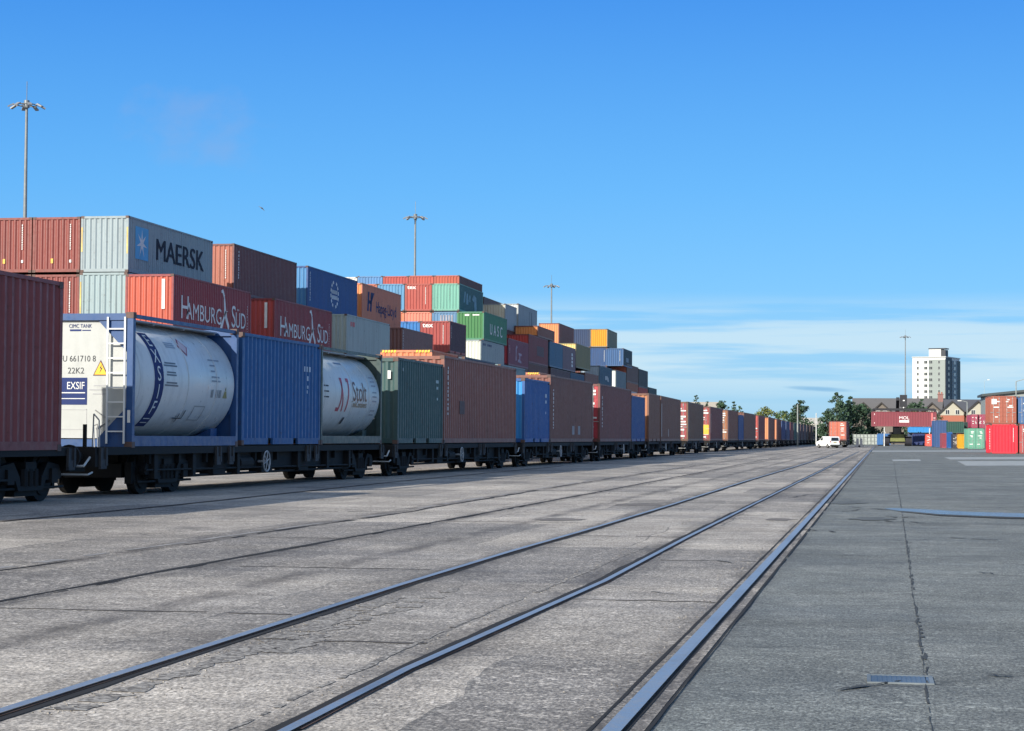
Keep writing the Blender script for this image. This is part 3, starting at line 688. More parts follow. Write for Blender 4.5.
r = stack(1, 518.5, 303.5, 2.85, 12.0, (.28, .33, .36), 'tall grey container against the sky with one dark door-shaped mark')
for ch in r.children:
    if ch.name.startswith('end_wall'): ch.data = ch.data.copy(); ch.data.materials[0] = paint((.60, .62, .60), .5, .3)  # end colour lightened as if in sun
side_poly(r, [rect(6.9, 7.3, .8, 2.4), rect(8.2, 8.6, .8, 2.4)], flat((.14, .16, .18), .6, 0, 'dark_mark', .2), WD/2-.010, 'dark_marking')
r = stack(0, 508.5, 338, 2.55, 11.4, (.15, .035, .06), 'crimson container with a shade-darkened side and large faded pale letters')
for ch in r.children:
    if ch.name.startswith('end_wall'): ch.data = ch.data.copy(); ch.data.materials[0] = paint((.60, .06, .08), .5, .3)  # sunlit crimson on the end only, sides in its shaded tone
side_poly(r, [[(4.0, .6), (4.5, .6), (4.5, 1.7), (5.0, 1.9), (4.7, 2.1), (4.0, 1.8)], [(5.3, .5), (7.3, .4), (7.2, .65), (6.6, .65), (6.6, 1.1), (7.4, 1.15), (7.3, 1.35), (5.6, 1.4), (5.7, 1.2), (6.1, 1.1), (6.1, .7), (5.3, .75)]], flat((.42, .33, .40), .6, 0, 'faded_lettering', .3), WD/2-.010, 'faded_emblem')
side_marks(r, 11, 2.55, .8, 1.2, 1.9, .10, seed=4)
r = stack(0, 529, 334, 2.85, 12.2, (.20, .038, .045), 'dark red container standing half a metre higher behind the crimson one')
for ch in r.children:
    if ch.name.startswith('end_wall'): ch.data = ch.data.copy(); ch.data.materials[0] = paint((.48, .055, .045), .5, .3)  # brighter red stands for sun on this end
side_poly(r, [rect(5.0, 9.5, .9, 1.9)], paint((.09, .028, .035), .6, .3), WD/2-.011, 'dark_patch')
r = stack(0, 0, 0, 1.12, 11.2, (.22, .08, .055), 'half-height orange-ended container lying on top of the dark red one', ztop=12.62, Y=198.3, fill=False)
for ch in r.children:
    if ch.name.startswith('end_wall'): ch.data = ch.data.copy(); ch.data.materials[0] = paint((.75, .27, .07), .5, .3)  # end in sunlit orange, sides in its shaded brown
r = stack(1, 559.1, 323, 2.6, 12.2, (.20, .065, .05), 'large orange-ended container at the skyline with a shade-browned side')
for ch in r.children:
    if ch.name.startswith('end_wall'): ch.data = ch.data.copy(); ch.data.materials[0] = paint((.72, .25, .10), .5, .3)  # sun on the end painted as brighter orange
stack(2, 0, 0, 2.6, 11.2, (.012, .03, .08), 'dark blue end left of the yellow container at the skyline', ztop=16.5, Y=274.4)
r = stack(1, 607.5, 328.8, 2.6, 11.2, (.16, .15, .10), 'bright yellow-ended container at the skyline with a side shaded to olive grey')
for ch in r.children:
    if ch.name.startswith('end_wall'): ch.data = ch.data.copy(); ch.data.materials[0] = paint((.72, .27, .01), .4, .1)  # sunlit yellow end, olive grey sides painted for shade
r = stack(0, 0, 0, 2.85, 12.4, (.17, .15, .07), 'olive container with a sun-brightened yellow end in mid stack', ztop=12.15, Y=225.8)
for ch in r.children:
    if ch.name.startswith('end_wall'): ch.data = ch.data.copy(); ch.data.materials[0] = paint((.75, .55, .20), .5, .2)  # end paint brightened for sunlight
r = stack(1, 0, 0, 2.6, 11.2, (.015, .05, .14), 'dark blue end with a diagonal shadow under the yellow container', ztop=13.8, Y=273.6); end_marks(r, 2.6, 5, tall=1.5, x=.85)
r = stack(0, 623.4, 348.2, 2.5, 10.8, (.025, .075, .18), 'mid blue end right of the dark blue shadowed one at the skyline'); end_marks(r, 2.5, 6, tall=1.5, x=.72)
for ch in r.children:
    if ch.name.startswith('side_panel'): ch.data = ch.data.copy(); ch.data.materials[0] = paint((.03, .055, .075), .5, .3)  # sides greyed and darkened for shade
side_poly(r, [rect(3.5, 6.5, .7, 1.3)], flat((.25, .32, .38), .6, 0, 'faded_lettering', .3), WD/2-.010, 'faded_marking')
stack(0, 0, 0, 2.75, 9.4, (.05, .14, .24), 'steel blue long side right of the dark red container', ztop=11.45, Y=206.1)
r = stack(0, 0, 0, 2.75, 9.7, (.13, .085, .11), 'greyish purple long side with white vertical lettering', ztop=11.45, Y=215.7)
side_poly(r, [rect(6.6, 7.6, .55+.42*i, .85+.42*i) for i in range(4)], WHITE, WD/2-.010, 'letter_marking')
stack(0, 0, 0, 2.55, 14.2, (.075, .04, .05), 'dark brown side just above the train behind the dark red container', ztop=8.62, Y=207)
stack(0, 0, 0, 2.55, 11.4, (.03, .07, .13), 'navy side just above the train under the purple one', ztop=8.62, Y=221.6)
stack(0, 0, 0, 2.55, 12.2, (.16, .075, .06), 'rusty brown side just above the train right of the navy one', ztop=9.0, Y=233.6)
r = stack(0, 599.6, 365.5, 2.55, 12.8, (.03, .075, .12), 'dark blue container with small white letters and a blue-white end')
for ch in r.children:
    if ch.name.startswith('end_wall'): ch.data = ch.data.copy(); ch.data.materials[0] = paint((.26, .34, .42), .5, .2)  # pale blue end painted as the sunlit tone of the dark sides
side_poly(r, [rect(6.0, 7.1, .9, 1.4), [(7.6, 1.5), (8.8, 1.2), (9.2, .7), (8.2, .8)]], WHITE, WD/2-.010, 'letter_marking')
r = stack(0, 616, 370, 2.55, 11.8, (.14, .19, .22), 'blue-grey container with a narrow strip of white end showing')
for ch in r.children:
    if ch.name.startswith('end_wall'): ch.data = ch.data.copy(); ch.data.materials[0] = paint((.68, .70, .66), .5, .2)  # white end carries the sunlight, blue-grey sides the shade
r = stack(0, 0, 0, 2.55, 14.6, (.10, .055, .05), 'brown long side at the right end of the stack with a sun-brightened orange-red end', ztop=11.65, Y=276.6)
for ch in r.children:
    if ch.name.startswith('end_wall'): ch.data = ch.data.copy(); ch.data.materials[0] = paint((.55, .14, .08), .5, .3)  # end painted brighter as the sunlit tone of the brown sides
stack(0, 0, 0, 2.7, 12.6, (.035, .038, .045), 'charcoal container with white vertical mark at the right end of the stack', ztop=11.5, Y=292.0)
stack(0, 0, 0, 2.6, 12.2, (.03, .055, .06), 'last dark teal container of the stack, low at its right end', ztop=9.1, Y=306.0)
# fill the tiers below so that everything stands on something
HID = 'lower tier containers hidden behind the train'
palette = [BRN, NAVY, RED, (.30, .34, .34), (.04, .12, .20), (.14, .05, .045), (.05, .14, .10), (.30, .10, .05)]
bys = {}
for c, y0, y1, z0, z1, f in occupied: bys.setdefault(c, []).append((y0, y1, z0, z1))
k = 0
for c, lst in bys.items():
    for (y0, y1, z0, z1) in lst:
        below = [b for b in lst if b is not (y0, y1, z0, z1) and b[3] <= z0+.4 and b[0] < y1-1 and b[1] > y0+1]
        if below: continue
        n_ = max(1, round((z0-PAD)/2.75)); h = (z0-PAD)/n_
        if n_ == 0 or h < 1: continue
        for i in range(n_):
            container('weathered container in the lower tiers, hidden behind the train', COLX[c], y0+random.uniform(-.05, .05), PAD+i*h, round(y1-y0, 1), round(h-.012, 2), palette[k % len(palette)], 0, 'wall', HID); k += 1
# --- the two-high line of containers between stacks and train
XL = -19.35
GL = 'two-high containers between the stacks and the train'
def lline(Y, L, col, label, stripes=False):
    for i in range(2):
        lab = label if i else 'dark lower container under ' + ' '.join(label.replace('upper ', 'the ').split(' ')[:10])
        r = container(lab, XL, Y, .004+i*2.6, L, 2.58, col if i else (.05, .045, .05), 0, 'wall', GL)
        if stripes and i:
            for a, b in ((-1.15, -.45), (.45, 1.15)):
                n_ = 5
                end_poly(r, [[(a+(b-a)*j/n_, 2.46), (a+(b-a)*(j+.55)/n_, 2.46), (a+(b-a)*(j+.85)/n_, 2.57), (a+(b-a)*(j+.3)/n_, 2.57)] for j in range(n_)], flat((.85, .62, .05), .5, 0, 'hazard_yellow', .1), -.004, 'hazard_stripes')
lline(88, 6.06, (.68, .22, .10), 'upper orange container with yellow hazard stripes, peeping over the green one', True)
lline(95.6, 8.2, (.03, .06, .10), 'upper dark navy container just showing over the first brown one')
lline(105.5, 8.2, (.24, .34, .34), 'upper grey-green container showing over the first brown one')
lline(119, 6.06, (.66, .24, .13), 'upper orange container with hazard stripes over the bright blue one', True)
lline(165.3, 7, (.50, .52, .54), 'upper light grey container showing over the small blue one')
lline(176.5, 7, (.66, .25, .12), 'upper orange container with hazard stripes far along the train', True)

# ------------------------------------------------------------------ the train
PATH = [(-20, -14.75), (0, -14.5), (37, -14.05), (60, -13.55), (82, -13.10), (100, -12.65), (124, -12.40), (150, -12.45), (170, -12.45), (190, -12.1), (213, -11.5), (300, -10.9), (376, -10.3), (460, -8.8), (520, -7.2)]
def pathx(y):
    for (a, xa), (b, xb) in zip(PATH[:-1], PATH[1:]):
        if y <= b: return xa+(xb-xa)*(y-a)/(b-a)
    return PATH[-1][1]
def path_y(px, z=2.2):
    lo, hi = 5.0, 520.0
    for _ in range(50):
        mid = (lo+hi)/2
        if project((pathx(mid), mid, z))[0] < px: lo = mid
        else: hi = mid
    return lo
DECK = .98
def heading(y0, y1): return -math.atan2(pathx(y1)-pathx(y0), y1-y0)
def mb_wheelset(parent, y):
    w = MB()
    for s in (-1, 1):
        w.tube((s*.68, y, .46), (s*.70, y, .46), .50, 24); w.tube((s*.70, y, .46), (s*.83, y, .46), .455, 24)
        w.tube((s*.83, y, .46), (s*.86, y, .46), .36, 24); w.tube((s*.86, y, .46), (s*.90, y, .46), .12, 12)
    w.tube((-.68, y, .46), (.68, y, .46), .08, 10)
    return part('wheelset', w, DUST, parent)
def mb_bogie():
    mb = MB()
    for s in (-1, 1):
        x0, x1 = sorted((s*.93, s*1.05))
        mb.prism([(-1.30, .46), (-1.18, .66), (-.70, .72), (-.45, .46), (-.42, .30), (.42, .30), (.45, .46), (.70, .72), (1.18, .66), (1.30, .46), (1.2, .40), (.62, .40), (.50, .22), (-.50, .22), (-.62, .40), (-1.2, .40)], 'x', x0, x1)
        for y in (-.9, .9): mb.box(min(s*.90, s*1.10), max(s*.90, s*1.10), y-.13, y+.13, .34, .60)
        for y in (-.22, 0, .22): mb.tube((s*1.0, y, .30), (s*1.0, y, .60), .085, 8)
    mb.box(-.62, .62, -1.45, 1.45, .34, .62); mb.box(-.95, -.60, -.45, .45, .12, .4); mb.box(.60, .95, -.45, .45, .12, .4)  # wide middle box added to block light between the wheels
    for s in (-1, 1):
        for y in (-1.42, -.38, .38, 1.42): mb.box(min(s*.70, s*.84), max(s*.70, s*.84), y-.05, y+.05, .22, .66)
        mb.tube((s*.98, -1.5, .26), (s*.98, 1.5, .26), .025, 6)
    mb.box(-1.05, 1.05, -.22, .22, .56, .72); mb.box(-.9, .9, -1.25, -1.15, .4, .5); mb.box(-.9, .9, 1.15, 1.25, .4, .5)
    return mb
BOG = mb_bogie().mesh('bogie'); BOG.materials.append(BLACK)
ts = MB(); mb_ws = None
WSM = None
LOCKM = None
def wagon(y0, y1, label, in0=1.95, in1=1.95):
    global WSM
    rz = heading(y0, y1); L = y1-y0
    o = thing('container_wagon', label, 'wagon', (pathx(y0)-WD/2, y0, 0), rz, 'black container wagons of the train')
    uf = MB()
    for s in (-1, 1):
        a, b = sorted((s*1.20, s*1.08)); uf.box(a, b, .05, L-.05, DECK-.16, DECK-.01)
        a, b = sorted((s*1.0, s*.86)); uf.box(a, b, 2.9, L-2.9, .44, DECK-.16)
    uf.box(-1.08, 1.08, .1, L-.1, DECK-.12, DECK-.05)
    uf.box(-1.2, 1.2, 0, .18, DECK-.38, DECK-.01); uf.box(-1.2, 1.2, L-.18, L, DECK-.38, DECK-.01)
    uf.prism([(2.9, .66), (3.8, .36), (L-3.8, .36), (L-2.9, .66), (L-2.9, DECK-.12), (2.9, DECK-.12)], 'x', -.45, .45)
    nb_ = int((L-6)/1.5)
    for i in range(nb_+1):
        y = 3+i*(L-6)/max(1, nb_); uf.box(-1.1, 1.1, y-.05, y+.05, .62, DECK-.12)
    part('underframe', uf, BLACK, o)
    bits = MB(); rnd = random.Random(int(y0*10))
    for y in (L*.34, L*.5, L*.64):
        bits = MB(); bits.box(.80, 1.12, y-.45, y+.35, .34, .84); part('equipment_box', bits, DUST, o)
    y = L*.42; bits = MB(); bits.tube((1.02, y-.35, .58), (1.02, y+.55, .58), .15, 12); part('air_tank', bits, DUST, o)
    global LOCKM
    if LOCKM is None:
        lk = MB(); lk.box(1.205, 1.215, -.17, .17, DECK-.42, DECK-.03)
        for dy in (-.12, .12): lk.prism([(dy-.05, DECK-.36), (dy+.05, DECK-.36), (dy+.03, DECK-.02), (dy-.03, DECK-.02)], 'x', 1.215, 1.25)
        lk.box(1.215, 1.24, -.14, .14, DECK-.42, DECK-.24)
        LOCKM = lk.mesh('container_lock'); LOCKM.materials.append(flat((.05, .05, .055), .7, .2, 'dull_grey_steel', .4))
    for f_ in (.015, .32, .36, .64, .675, .985): link('container_lock', LOCKM, None, o, (0, L*f_, 0))
    br = MB(); rn2 = random.Random(int(y0*7))
    for s in (-1, 1):
        br.tube((s*1.12, 2.7, .50), (s*1.12, L-2.7, .42), .022, 6); br.tube((s*1.0, 3.0, .34), (s*1.0, L-3.0, .34), .03, 6)
        for i in range(7):
            y = 3.2+(L-6.4)*i/6+rn2.uniform(-.25, .25); br.box(min(s*.9, s*1.16), max(s*.9, s*1.16), y-.09, y+.09, rn2.uniform(.30, .42), .84)
    br.box(-.6, .6, .2, .9, .5, .86); br.box(-.6, .6, L-.9, L-.2, .5, .86)
    part('brake_gear', br, BLACK, o)
    for (yy_, sg) in ((0, -1), (L, 1)):
        hs = MB(); hs.path([(.35, yy_, .72), (.38, yy_+sg*.18, .50), (.36, yy_+sg*.34, .38), (.30, yy_+sg*.48, .46)], .028, 6); part('brake_hose', hs, BLACK, o)
    hw = MB(); yh = L*.475
    for i in range(20):
        a, b = 2*PI*i/20, 2*PI*(i+1)/20
        hw.tube((1.27, yh+.24*math.cos(a), .60+.24*math.sin(a)), (1.27, yh+.24*math.cos(b), .60+.24*math.sin(b)), .018, 5, caps=False)
    for i in range(3):
        a = PI*i/3+.3; hw.tube((1.27, yh-.24*math.cos(a), .60-.24*math.sin(a)), (1.27, yh+.24*math.cos(a), .60+.24*math.sin(a)), .012, 5)
    hw.tube((1.05, yh, .60), (1.28, yh, .60), .03, 6)
    part('hand_wheel', hw, flat((.45, .46, .47), .6, 0, 'white_handwheel', .3), o)
    for yb in (in0, L-in1):
        if WSM is None:
            w = MB()
            for s in (-1, 1):
                w.tube((s*.68, 0, .46), (s*.70, 0, .46), .50, 24); w.tube((s*.70, 0, .46), (s*.83, 0, .46), .455, 24)
                w.tube((s*.83, 0, .46), (s*.86, 0, .46), .34, 24); w.tube((s*.86, 0, .46), (s*.91, 0, .46), .12, 12)
            w.tube((-.68, 0, .46), (.68, 0, .46), .08, 10); WSM = w.mesh('wheelset'); WSM.materials.append(DUST)
        bo = link('bogie', BOG, None, o, (0, yb, 0))
        for dy in (-.9, .9): link('wheelset', WSM, None, bo, (0, dy, 0))
    for yb, s in ((0, -1), (L, 1)):
        for x in (-.87, .87):
            bf = MB(); bf.tube((x, yb, .80), (x, yb+s*.42, .80), .09, 10); bf.tube((x, yb+s*.42, .80), (x, yb+s*.47, .80), .22, 16); part('buffer', bf, DUST, o)
    cp_ = MB(); cp_.box(-.06, .06, -.4, 0, .72, .84); cp_.tube((-.04, -.4, .78), (-.04, -.55, .55), .035, 6); cp_.path([(.25, 0, .62), (.25, -.25, .35), (.3, -.45, .42)], .03)
    part('coupling', cp_, DUST, o)
    sh = MB(); sh.path([(1.1, -.02, .78), (1.1, -.30, .62), (.55, -.30, .62), (.55, -.02, .78)], .022); sh.path([(1.15, -.02, .5), (1.15, -.22, .46), (.5, -.22, .46)], .018)
    part('shunter_handrail', sh, flat((.55, .56, .55), .5, 0, 'pale_handrail', .2), o)
    return o
def tcont(xl, xr, H, col, label, near='wall', Y=None, Y1=None, gap=0.0, rust=.4):
    y0 = path_y(xl) if Y is None else Y; y1 = path_y(xr) if Y1 is None else Y1
    r = container(label, pathx(y0), y0, DECK, y1-y0, H, col, heading(y0, y1), near, 'containers riding on the train', rust=rust)
    return r, y0, y1

# wagon 0: maroon high container at the left edge
e0 = path_y(62)
r = container('dark maroon corrugated container cut off by the left edge, riding on the train', pathx(e0-12.19), e0-12.19, DECK-.07, 12.19, 3.03, (.235, .045, .042), heading(e0-12.19, e0), 'wall', 'containers riding on the train')
side_poly(r, [rect(8.05, 8.30, .30, .52), rect(8.2, 8.35, 1.55, 1.85), rect(8.12, 8.25, 1.0, 1.25)], flat((.40, .24, .08), .6, 0, 'faded_yellow_label', .3), WD/2-.008, 'label_marking')
side_poly(r, [rect(8.1, 8.3, .02, .13)], flat((.4, .33, .27), .6, 0, 'lock_plate', .3), WD/2+.001, 'lock_marking')
wagon(e0-18.6, e0+.75, 'black wagon under the maroon container at the left edge', 1.95, 1.6)
# wagon 1
y133 = path_y(133)
w1 = wagon(y133-1.75, path_y(382)+.35, 'black wagon carrying the two tank containers and the blue one', 4.1)
sm = MB()
for x in (.35, .95): sm.box(x-.03, x+.03, .05, .11, DECK, DECK+.42)
part('end_stake', sm, BLACK, w1)
pj = MB(); pj.path([(1.16, .3, DECK-.3), (1.16, .25, DECK+.5), (1.05, .25, DECK+.62), (1.0, .3, DECK-.3)], .014, 5); part('uncoupling_lever', pj, STEEL, w1)

def tank_container(label, y0, y1, fcol, tcol, nearend=True):
    L = y1-y0; H = 2.59; rz = heading(y0, y1); w = WD/2
    o = thing('tank_container', label, 'tank container', (pathx(y0)-w, y0, DECK), rz, 'containers riding on the train')
    fm = paint(fcol, .4, .15); fr_ = MB()
    for x in (-w, w-.13):
        for y in (0, L-.13): fr_.box(x, x+.13, y, y+.13, .118, H-.118)
    for y in (0, L-.12):
        fr_.box(-w+.13, w-.13, y, y+.12, H-.15, H-.02); fr_.box(-w+.13, w-.13, y, y+.12, .02, .16)
    for x in (-w, w-.10):
        fr_.box(x, x+.10, .13, L-.13, .03, .23); fr_.box(x, x+.08, .13, L-.13, H-.10, H-.03)
    part('frame', fr_, fm, o)
    gs = MB()
    for y in (.03, L-.06):
        for sx in (-1, 1):
            for z, sz in ((.16, 1), (H-.15, -1)):
                a = sx*(w-.13)
                gs.prism([(a, z), (a-sx*.62, z), (a, z+sz*.62)], 'y', y, y+.03)
    part('corner_gusset', gs, fm, o)
    cst = mb_cast(L, H)
    for i_ in range(8):
        c_ = MB(); c_.v = cst.v[i_*8:i_*8+8]; c_.f = [tuple(a_-i_*8 for a_ in f_) for f_ in cst.f[i_*6:i_*6+6]]; part('corner_casting', c_, CASTM, o)
    Rk = 1.205; cz = 1.345; prof = []
    for i in range(9):
        a = PI/2*i/8; prof.append((.34-.24*math.cos(a)+.0, max(.001, Rk*math.sin(a))))
    prof = [(.09, .001)]+[(.09+.14*(1-math.cos(PI/2*i/10)), Rk*math.sin(PI/2*i/10)) for i in range(1, 11)]
    prof = prof+[(L-y, r_) for y, r_ in reversed(prof)]
    tm = MB(); tm.lathe_y(prof, 0, cz, 56)
    sh_ = part('tank_shell', tm, paint(tcol, .32, .03, 0, .7), o, True)
    bd = MB()
    for y in (.42, L*.5, L*.78): bd.lathe_y([(y, Rk+.001), (y+.01, Rk+.010), (y+.035, Rk+.010), (y+.045, Rk+.001)], 0, cz, 56)
    part('weld_band', bd, paint(tuple(c*.88 for c in tcol), .4, .1, 0, .6), sh_)
    sdl = MB()
    for y in (.5, L-.9):
        for sx in (-1, 1): sdl.prism([(sx*.25, .16), (sx*.9, .16), (sx*.9, .40), (sx*.6, .26)], 'y', y, y+.4)
    part('saddle', sdl, fm, o)
    wk = MB(); wk.box(.28, .75, .15, L-.15, H-.10, H-.07)
    wk.box(-.2, .2, L*.45, L*.45+.4, H-.16, H-.04); wk.tube((0, L*.55, H-.15), (0, L*.55, H-.03), .25, 16)
    for y in (.3, L*.36, L*.64, L-.3): wk.box(.28, .75, y, y+.04, H-.14, H-.10)
    part('walkway', wk, STEEL, o)
    return o, L, Rk, cz
def wrap_text(parent, s, y, ang, size, mat, Rk, cz, sx=1.0, bold=0, name='lettering', line=1.0, spacing=1.0, eps=.006):
    me = text_mesh(s, size, bold, spacing, line=line)
    bm = bmesh.new(); bm.from_mesh(me); bmesh.ops.triangulate(bm, faces=bm.faces)
    for _ in range(3):
        es = [e for e in bm.edges if e.calc_length() > .10]
        if es: bmesh.ops.subdivide_edges(bm, edges=es, cuts=1); bmesh.ops.triangulate(bm, faces=bm.faces)
    for v_ in bm.verts:
        a = R_(ang)+v_.co.y/Rk; v_.co = Vector(((Rk+eps)*math.cos(a), y+v_.co.x*sx, cz+(Rk+eps)*math.sin(a)))
    bm.to_mesh(me); bm.free(); me.materials.append(mat); return link(name, me, None, parent)
def wrap_patch(parent, ya, yb, a0, a1, mat, Rk, cz, name, eps=.004, n=14, skew=0.0):
    mb = MB()
    for i in range(n):
        t0 = R_(a0+(a1-a0)*i/n); t1 = R_(a0+(a1-a0)*(i+1)/n); s0 = skew*i/n; s1 = skew*(i+1)/n; rr_ = Rk+eps
        mb.quad((rr_*math.cos(t0), ya+s0, cz+rr_*math.sin(t0)), (rr_*math.cos(t0), yb+s0, cz+rr_*math.sin(t0)), (rr_*math.cos(t1), yb+s1, cz+rr_*math.sin(t1)), (rr_*math.cos(t1), ya+s1, cz+rr_*math.sin(t1)))
    return part(name, mb, mat, parent)
EXB = flat((.012, .030, .14), .4, 0, 'navy_marking', .1)
INK = flat((.05, .055, .065), .5, 0, 'ink', .1)
ye = path_y(238.5)
o, L, Rk, cz = tank_container('white tank container in a blue frame with a navy name band', y133, ye, (.010, .065, .21), (.66, .68, .68))
o.scale = (1, 1, 1.03); o.location.z = DECK-.03
wrap_patch(o, 1.2, 1.70, -50, 50, EXB, Rk, cz, 'name_band')
for ch_, a in (('E', 39), ('X', 22), ('S', 5), ('I', -12), ('F', -28)): wrap_text(o, ch_, 1.45, a, .42, WHITE, Rk, cz, 1.1, .0, eps=.010)
for a in (-36, -41): wrap_patch(o, 1.28, 1.62, a-4, a-3, WHITE, Rk, cz, 'band_line', .009)
for i, (a, w_) in enumerate(((16, .62), (13.5, .75), (7, .5), (4.5, .55), (-3, .6), (-5.5, .75))): wrap_patch(o, 2.15-w_/2, 2.15+w_/2, a, a+1.5, flat((.12, .14, .17), .5, 0, 'small_print', .1), Rk, cz, 'small_print', .005, 2)
for i, a in enumerate((34, 36.5, 39)): wrap_patch(o, 2.3, 2.85, a, a+1.3, flat((.3, .36, .45), .5, 0, 'pale_print', .1), Rk, cz, 'small_print', .005, 2)
db = MB()
def cyl(y, a, e=.006): return ((Rk+e)*math.cos(R_(a)), y, cz+(Rk+e)*math.sin(R_(a)))
db.quad(cyl(3.05, 37), cyl(3.33, 26), cyl(3.61, 37), cyl(3.33, 48)); part('hazard_diamond', db, flat((.35, .07, .10), .5, 0, 'hazard_red', .1), o)
db = MB(); db.quad(cyl(3.12, 37, .009), cyl(3.33, 28.5, .009), cyl(3.54, 37, .009), cyl(3.33, 45.5, .009)); part('hazard_diamond_centre', db, flat((.62, .50, .52), .5, 0, 'hazard_pink', .1), o)
for a, w_ in ((24, .7), (18, .35), (12, .25), (6, .5), (2, .55)): wrap_patch(o, 4.55, 4.55+w_, a, a+1.6, flat((.22, .25, .3), .5, 0, 'pale_print', .1), Rk, cz, 'small_print', .005, 2)
for y in (4.55, 4.85, 5.05): wrap_patch(o, y, y+.14, -14, -6, flat((.2, .24, .26), .5, 0, 'pale_print', .1), Rk, cz, 'small_print', .005, 3)
tr = MB(); tr.quad(cyl(5.32, -14), cyl(5.60, -14), cyl(5.46, -2)); part('warning_triangle', tr, flat((.22, .20, .06), .5, 0, 'olive_sign', .1), o)
for (ya, yb, a0, a1) in ((3.75, 3.78, -40, -24), (4.38, 4.41, -40, -24), (3.75, 4.41, -40.5, -39.5), (3.75, 4.41, -24.5, -23.5)): wrap_patch(o, ya, yb, a0, a1, flat((.3, .32, .34), .5, 0, 'pale_print', .1), Rk, cz, 'document_outline', .006, 3)
wrap_patch(o, 3.0, 3.05, -42, -32, INK, Rk, cz, 'bracket_mark', .03, 4); wrap_patch(o, 2.75, 3.3, -38, -37, INK, Rk, cz, 'bracket_mark', .03, 2); wrap_patch(o, 3.25, 3.3, -37, -28, INK, Rk, cz, 'bracket_mark', .03, 4)
# its near end: ladder, number, panels
ld = MB()
for x in (.70, 1.06): ld.box(x-.018, x+.018, -.035, -.005, .08, 2.50)
for i in range(8): ld.box(.718, 1.042, -.03, -.01, .30+.28*i, .325+.28*i)
part('ladder', ld, flat((.72, .74, .74), .4, 0, 'white_ladder', .1), o)
ep = MB(); ep.prism([(-1.0, .18), (.50, .18), (1.09, .78), (1.09, 1.9), (.52, 2.44), (-.52, 2.44), (-1.09, 1.9), (-1.09, .78)], 'y', .076, .086); part('end_plate', ep, paint((.44, .46, .45), .35, .03, 0, .3), o)
yf = .075
end_text(o, 'EXFU 661710 8', -.06, 1.70, .165, INK, yf, .90, .0); end_text(o, '22K2', .0, 1.47, .165, INK, yf, 1.0, .0)
end_text(o, 'CIMC TANK', .08, 2.33, .105, EXB, yf-.003, .85, .0); end_poly(o, [rect(-.14, .10, 2.235, 2.27), rect(.12, .3, 2.24, 2.26)], EXB, yf, 'maker_line')
end_poly(o, [rect(-.85, .24, .82, 1.34)], EXB, yf, 'name_panel'); end_text(o, 'EXSIF', -.0, 1.18, .20, WHITE, yf-.005, .80, .004); end_poly(o, [rect(-.6, .2, 1.04, 1.06), rect(-.6, .2, .93, .945), rect(-.6, -.45, .84, .9)], WHITE, yf-.005, 'panel_line')
end_poly(o, [[(.36, 1.38), (.68, 1.38), (.52, 1.68)]], flat((.10, .03, .03), .5, 0, 'sign_edge', .1), yf-.001, 'warning_sign_edge'); end_poly(o, [[(.39, 1.40), (.65, 1.40), (.52, 1.64)]], flat((.85, .50, .03), .5, 0, 'sign_yellow', .1), yf-.006, 'warning_sign')
end_poly(o, [[(.54, 1.59), (.50, 1.52), (.53, 1.52), (.50, 1.43), (.56, 1.53), (.53, 1.53)]], INK, yf-.011, 'lightning_symbol')
end_poly(o, [rect(.38, .62, 1.18, 1.20), rect(.28, .70, 1.10, 1.12), rect(.36, .64, 1.02, 1.04)], flat((.35, .36, .38), .5, 0, 'pale_print', .1), yf, 'small_print')
end_poly(o, [rect(-.7, .24, .72, .735), rect(-.7, .24, .34, .355), rect(.225, .24, .34, .735)], flat((.4, .41, .42), .5, 0, 'pale_print', .1), yf, 'document_outline')
end_poly(o, [rect(1.12, 1.18, .48, .72)], WHITE, -.001, 'data_plate')
bk = MB(); bk.path([(.42, .06, .72), (.72, .06, .52), (.45, .06, .36)], .012); bk.path([(.45, .0, -.05), (.42, .0, .42), (.50, .0, .45), (.52, .0, -.05)], .012); part('outlet_guard', bk, STEEL, o)
# blue container
r, a, b_ = tcont(242, 320.5, 2.59, (.010, .095, .29), 'deep blue corrugated container between the two tank containers')
ps = [rect(4.75, 4.85, 1.85+.0, 1.98), rect(4.95, 5.05, 1.85, 1.98), rect(5.15, 5.3, 1.85, 1.98), rect(5.0, 5.12, 1.62, 1.74), rect(5.02, 5.12, 1.42, 1.5), rect(5.0, 5.06, 1.30, 1.38)]
side_poly(r, ps, flat((.42, .5, .62), .5, 0, 'pale_print', .1), WD/2-.010, 'number_marking')
# second tank
ya, yb = path_y(321.5), path_y(382)
o, L, Rk, cz = tank_container('pale blue-white tank container in a dark green frame with a red and brown name', ya, yb, (.025, .055, .055), (.60, .64, .64))
red = flat((.45, .06, .10), .5, 0, 'logo_red', .1); brn = flat((.16, .06, .035), .5, 0, 'logo_brown', .1)
wrap_text(o, 'Stolt', 3.75, 4, .78, brn, Rk, cz, .95, .0, eps=.008); wrap_text(o, 'TankContainers', 3.75, -12, .24, flat((.28, .17, .06), .5, 0, 'logo_tan', .1), Rk, cz, 1.0, .006, eps=.008)
for y0_, sk in ((1.75, .28), (2.10, -.20), (2.45, .20)): wrap_patch(o, y0_, y0_+.10, -22, 22, red, Rk, cz, 'logo_stroke', .008, 8, sk)
wrap_patch(o, 1.55, 1.85, -22, -17, red, Rk, cz, 'logo_stroke', .008, 3); wrap_patch(o, 2.5, 2.75, 17, 22, red, Rk, cz, 'logo_stroke', .008, 3)
for a in (9, 2, -5): wrap_patch(o, .32, .75, a, a+1.8, INK, Rk, cz, 'black_line', .006, 2)
